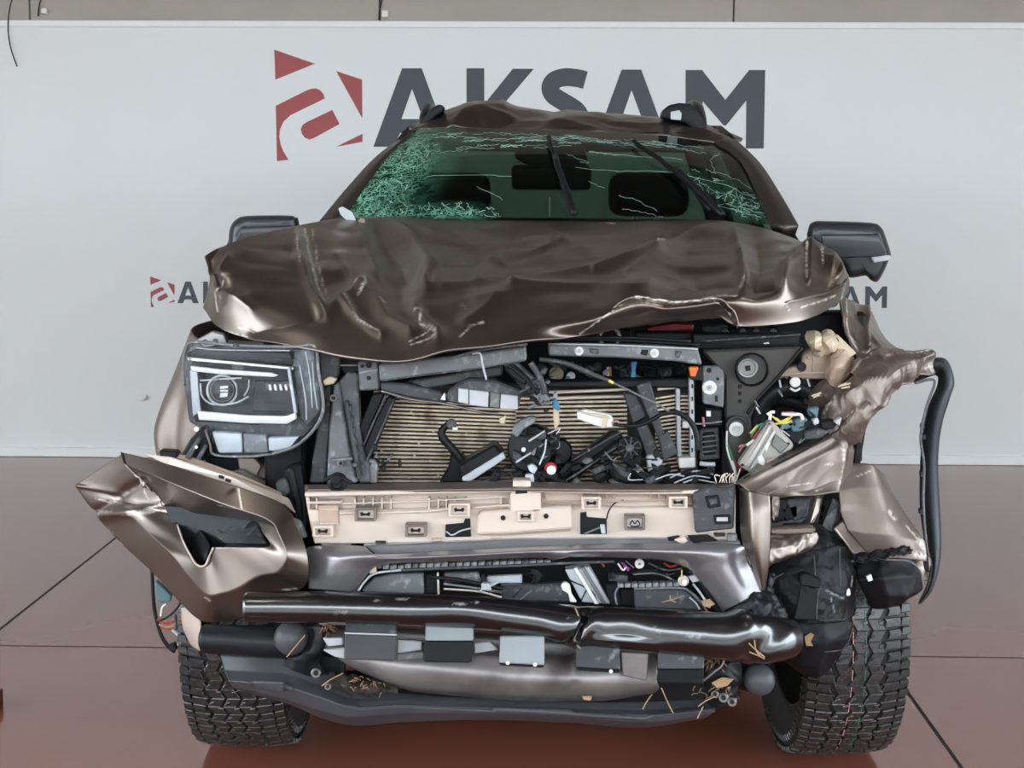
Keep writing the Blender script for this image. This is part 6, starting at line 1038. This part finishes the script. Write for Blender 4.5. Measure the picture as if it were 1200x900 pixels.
# ------------------------------------------------------------------ wheels
def wheel(name, cen, side, steer, stripes=False):
    R0, Wd = .388, .25
    root = MB(); n_ = 36
    # rim (the part itself), facing outwards along +x*side
    root.lathe((0, 0, 0), (side, 0, 0), [(.25, -.10), (.262, -.10), (.262, .10), (.25, .115), (.20, .06), (.10, .05), (.06, .06), (.0, .06)], n_)
    o = root.build(name, 'steel', None, smooth=True, origin=(0, 0, 0))
    hw = Wd/2
    prof = [(.255, -hw*.82), (.30, -hw*.98), (.328, -hw*1.03), (.352, -hw*.99), (.364, -hw*.90), (.372, -hw*.6), (.375, 0), (.372, hw*.6), (.364, hw*.90), (.352, hw*.99), (.328, hw*1.03), (.30, hw*.98), (.255, hw*.82)]
    b = MB(); b.lathe((0, 0, 0), (1, 0, 0), prof, 72); ch = []
    t_ = b.build('tyre', 'rubber', None, smooth=True, origin=(0, 0, 0)); fixn(t_); ch.append(t_)
    b = MB(); NP = 84
    def crown(x): return .375-.010*(abs(x)/hw)**3
    def block(th0, poly, h=.009):
        vv = []
        for lift in (-.004, h):
            for (a, x) in poly:
                r = crown(x)+lift; w = th0+a; vv.append((x, math.sin(w)*r, math.cos(w)*r))
        k = len(poly); b.put(vv, [tuple(range(k, 2*k))]+[(i, (i+1) % k, (i+1) % k+k, i+k) for i in range(k)])
    pit = 2*math.pi/NP; g = pit*.08
    for i in range(NP):
        t0 = i*pit; z = .007 if i % 2 else -.007
        for xc in (-.040, .0, .040):     # continuous zigzag ribs with sipes
            block(t0, [(0, xc-.0165-z), (pit, xc-.0165+z), (pit, xc+.0165+z), (0, xc+.0165-z)], .007)
            if i % 2: block(t0+pit*.3, [(0, xc-.017-z*.4), (pit*.3, xc-.012), (pit*.35, xc-.004), (pit*.05, xc-.006)], .0085)
            else: block(t0+pit*.4, [(0, xc+.005), (pit*.4, xc+.003), (pit*.5, xc+.016-z*.3), (pit*.1, xc+.017)], .0085)
        for sgn in (-1, 1):
            xa, xb = sgn*(.063+z*.6*sgn), sgn*.100
            block(t0+pit*.2, [(0, xa), (pit*.5, xa+sgn*.006), (pit*.80, xa), (pit*.92, xb), (pit*.5, xb+sgn*.004), (pit*.1, xb)], .008 if i % 2 else .006)
            xa, xb = sgn*.102, sgn*.128
            block(t0+(pit*.5 if i % 2 else pit*.35), [(0, xa), (pit*.74, xa+sgn*.004), (pit*.8, xb), (pit*.08, xb)], .009 if i % 2 else .006)
        for sgn in (-1, 1):                          # sidewall lugs
            w0 = t0+pit*.5; vv = []
            for (a, r, x) in ((0, .346, hw*.99), (.55, .346, hw*.99), (.45, .328, hw*1.03), (.1, .328, hw*1.03)):
                for lift in (0, .006): vv.append((sgn*(x+lift), math.sin(w0+a*pit)*r, math.cos(w0+a*pit)*r))
            b.put(vv, [(1, 3, 5, 7), (0, 1, 3, 2), (2, 3, 5, 4), (4, 5, 7, 6), (6, 7, 1, 0)])
    t_ = b.build('tread_blocks', 'tread', None, origin=(0, 0, 0), kind='stuff', bevel=.0015); fixn(t_); ch.append(t_)
    if stripes:
        for x, m_, lab in ((-.020, 'pink', 'thin red paint line round the tread'), (.012, 'green', 'thin green paint line round the tread')):
            b = MB(); k = 150
            for i in range(k):
                if i % 3 == 2: continue
                w = [2*math.pi*(i+a)/k for a in (0, .9)]; r = crown(x)+.0097
                b.put([(x+dx, math.sin(a)*r, math.cos(a)*r) for a in w for dx in (-.0012, .0012)], [(0, 1, 3, 2)])
            t_ = b.build('paint_stripe', m_, None, origin=(0, 0, 0), label=lab); ch.append(t_)
    b = MB(); b.lathe((0, 0, 0), (-side, 0, 0), [(.17, .03), (.17, .055), (.02, .055)], 32); t_ = b.build('brake_disc', 'steel', None, smooth=True, origin=(0, 0, 0)); ch.append(t_)
    for k in ch: k.parent = o; k.location = (0, 0, 0)
    o.parent = T; o.location = Vector(cen)-ORI[T]; o.rotation_euler = steer; return o
R_ = .384
def copy_wheel(src, cen):
    o = src.copy(); COL.objects.link(o); o.location = Vector(cen)-ORI[T]; o.rotation_euler = (0, 0, 0)
    for k in src.children:
        if k.name.startswith('paint'): continue
        q = k.copy(); COL.objects.link(q); q.parent = o
    return o
wl = wheel('front_wheel', (-.80, 4.20, R_), -1, (.05, 0, 0))
wr_ = wheel('front_wheel', (.748, 4.20, R_), 1, (.4, math.radians(-1), math.radians(4)), True)
a_ = copy_wheel(wl, (-.80, 7.58, R_)); a_.name = 'rear_wheel'
b_ = copy_wheel(wr_, (.80, 7.58, R_)); b_.name = 'rear_wheel'
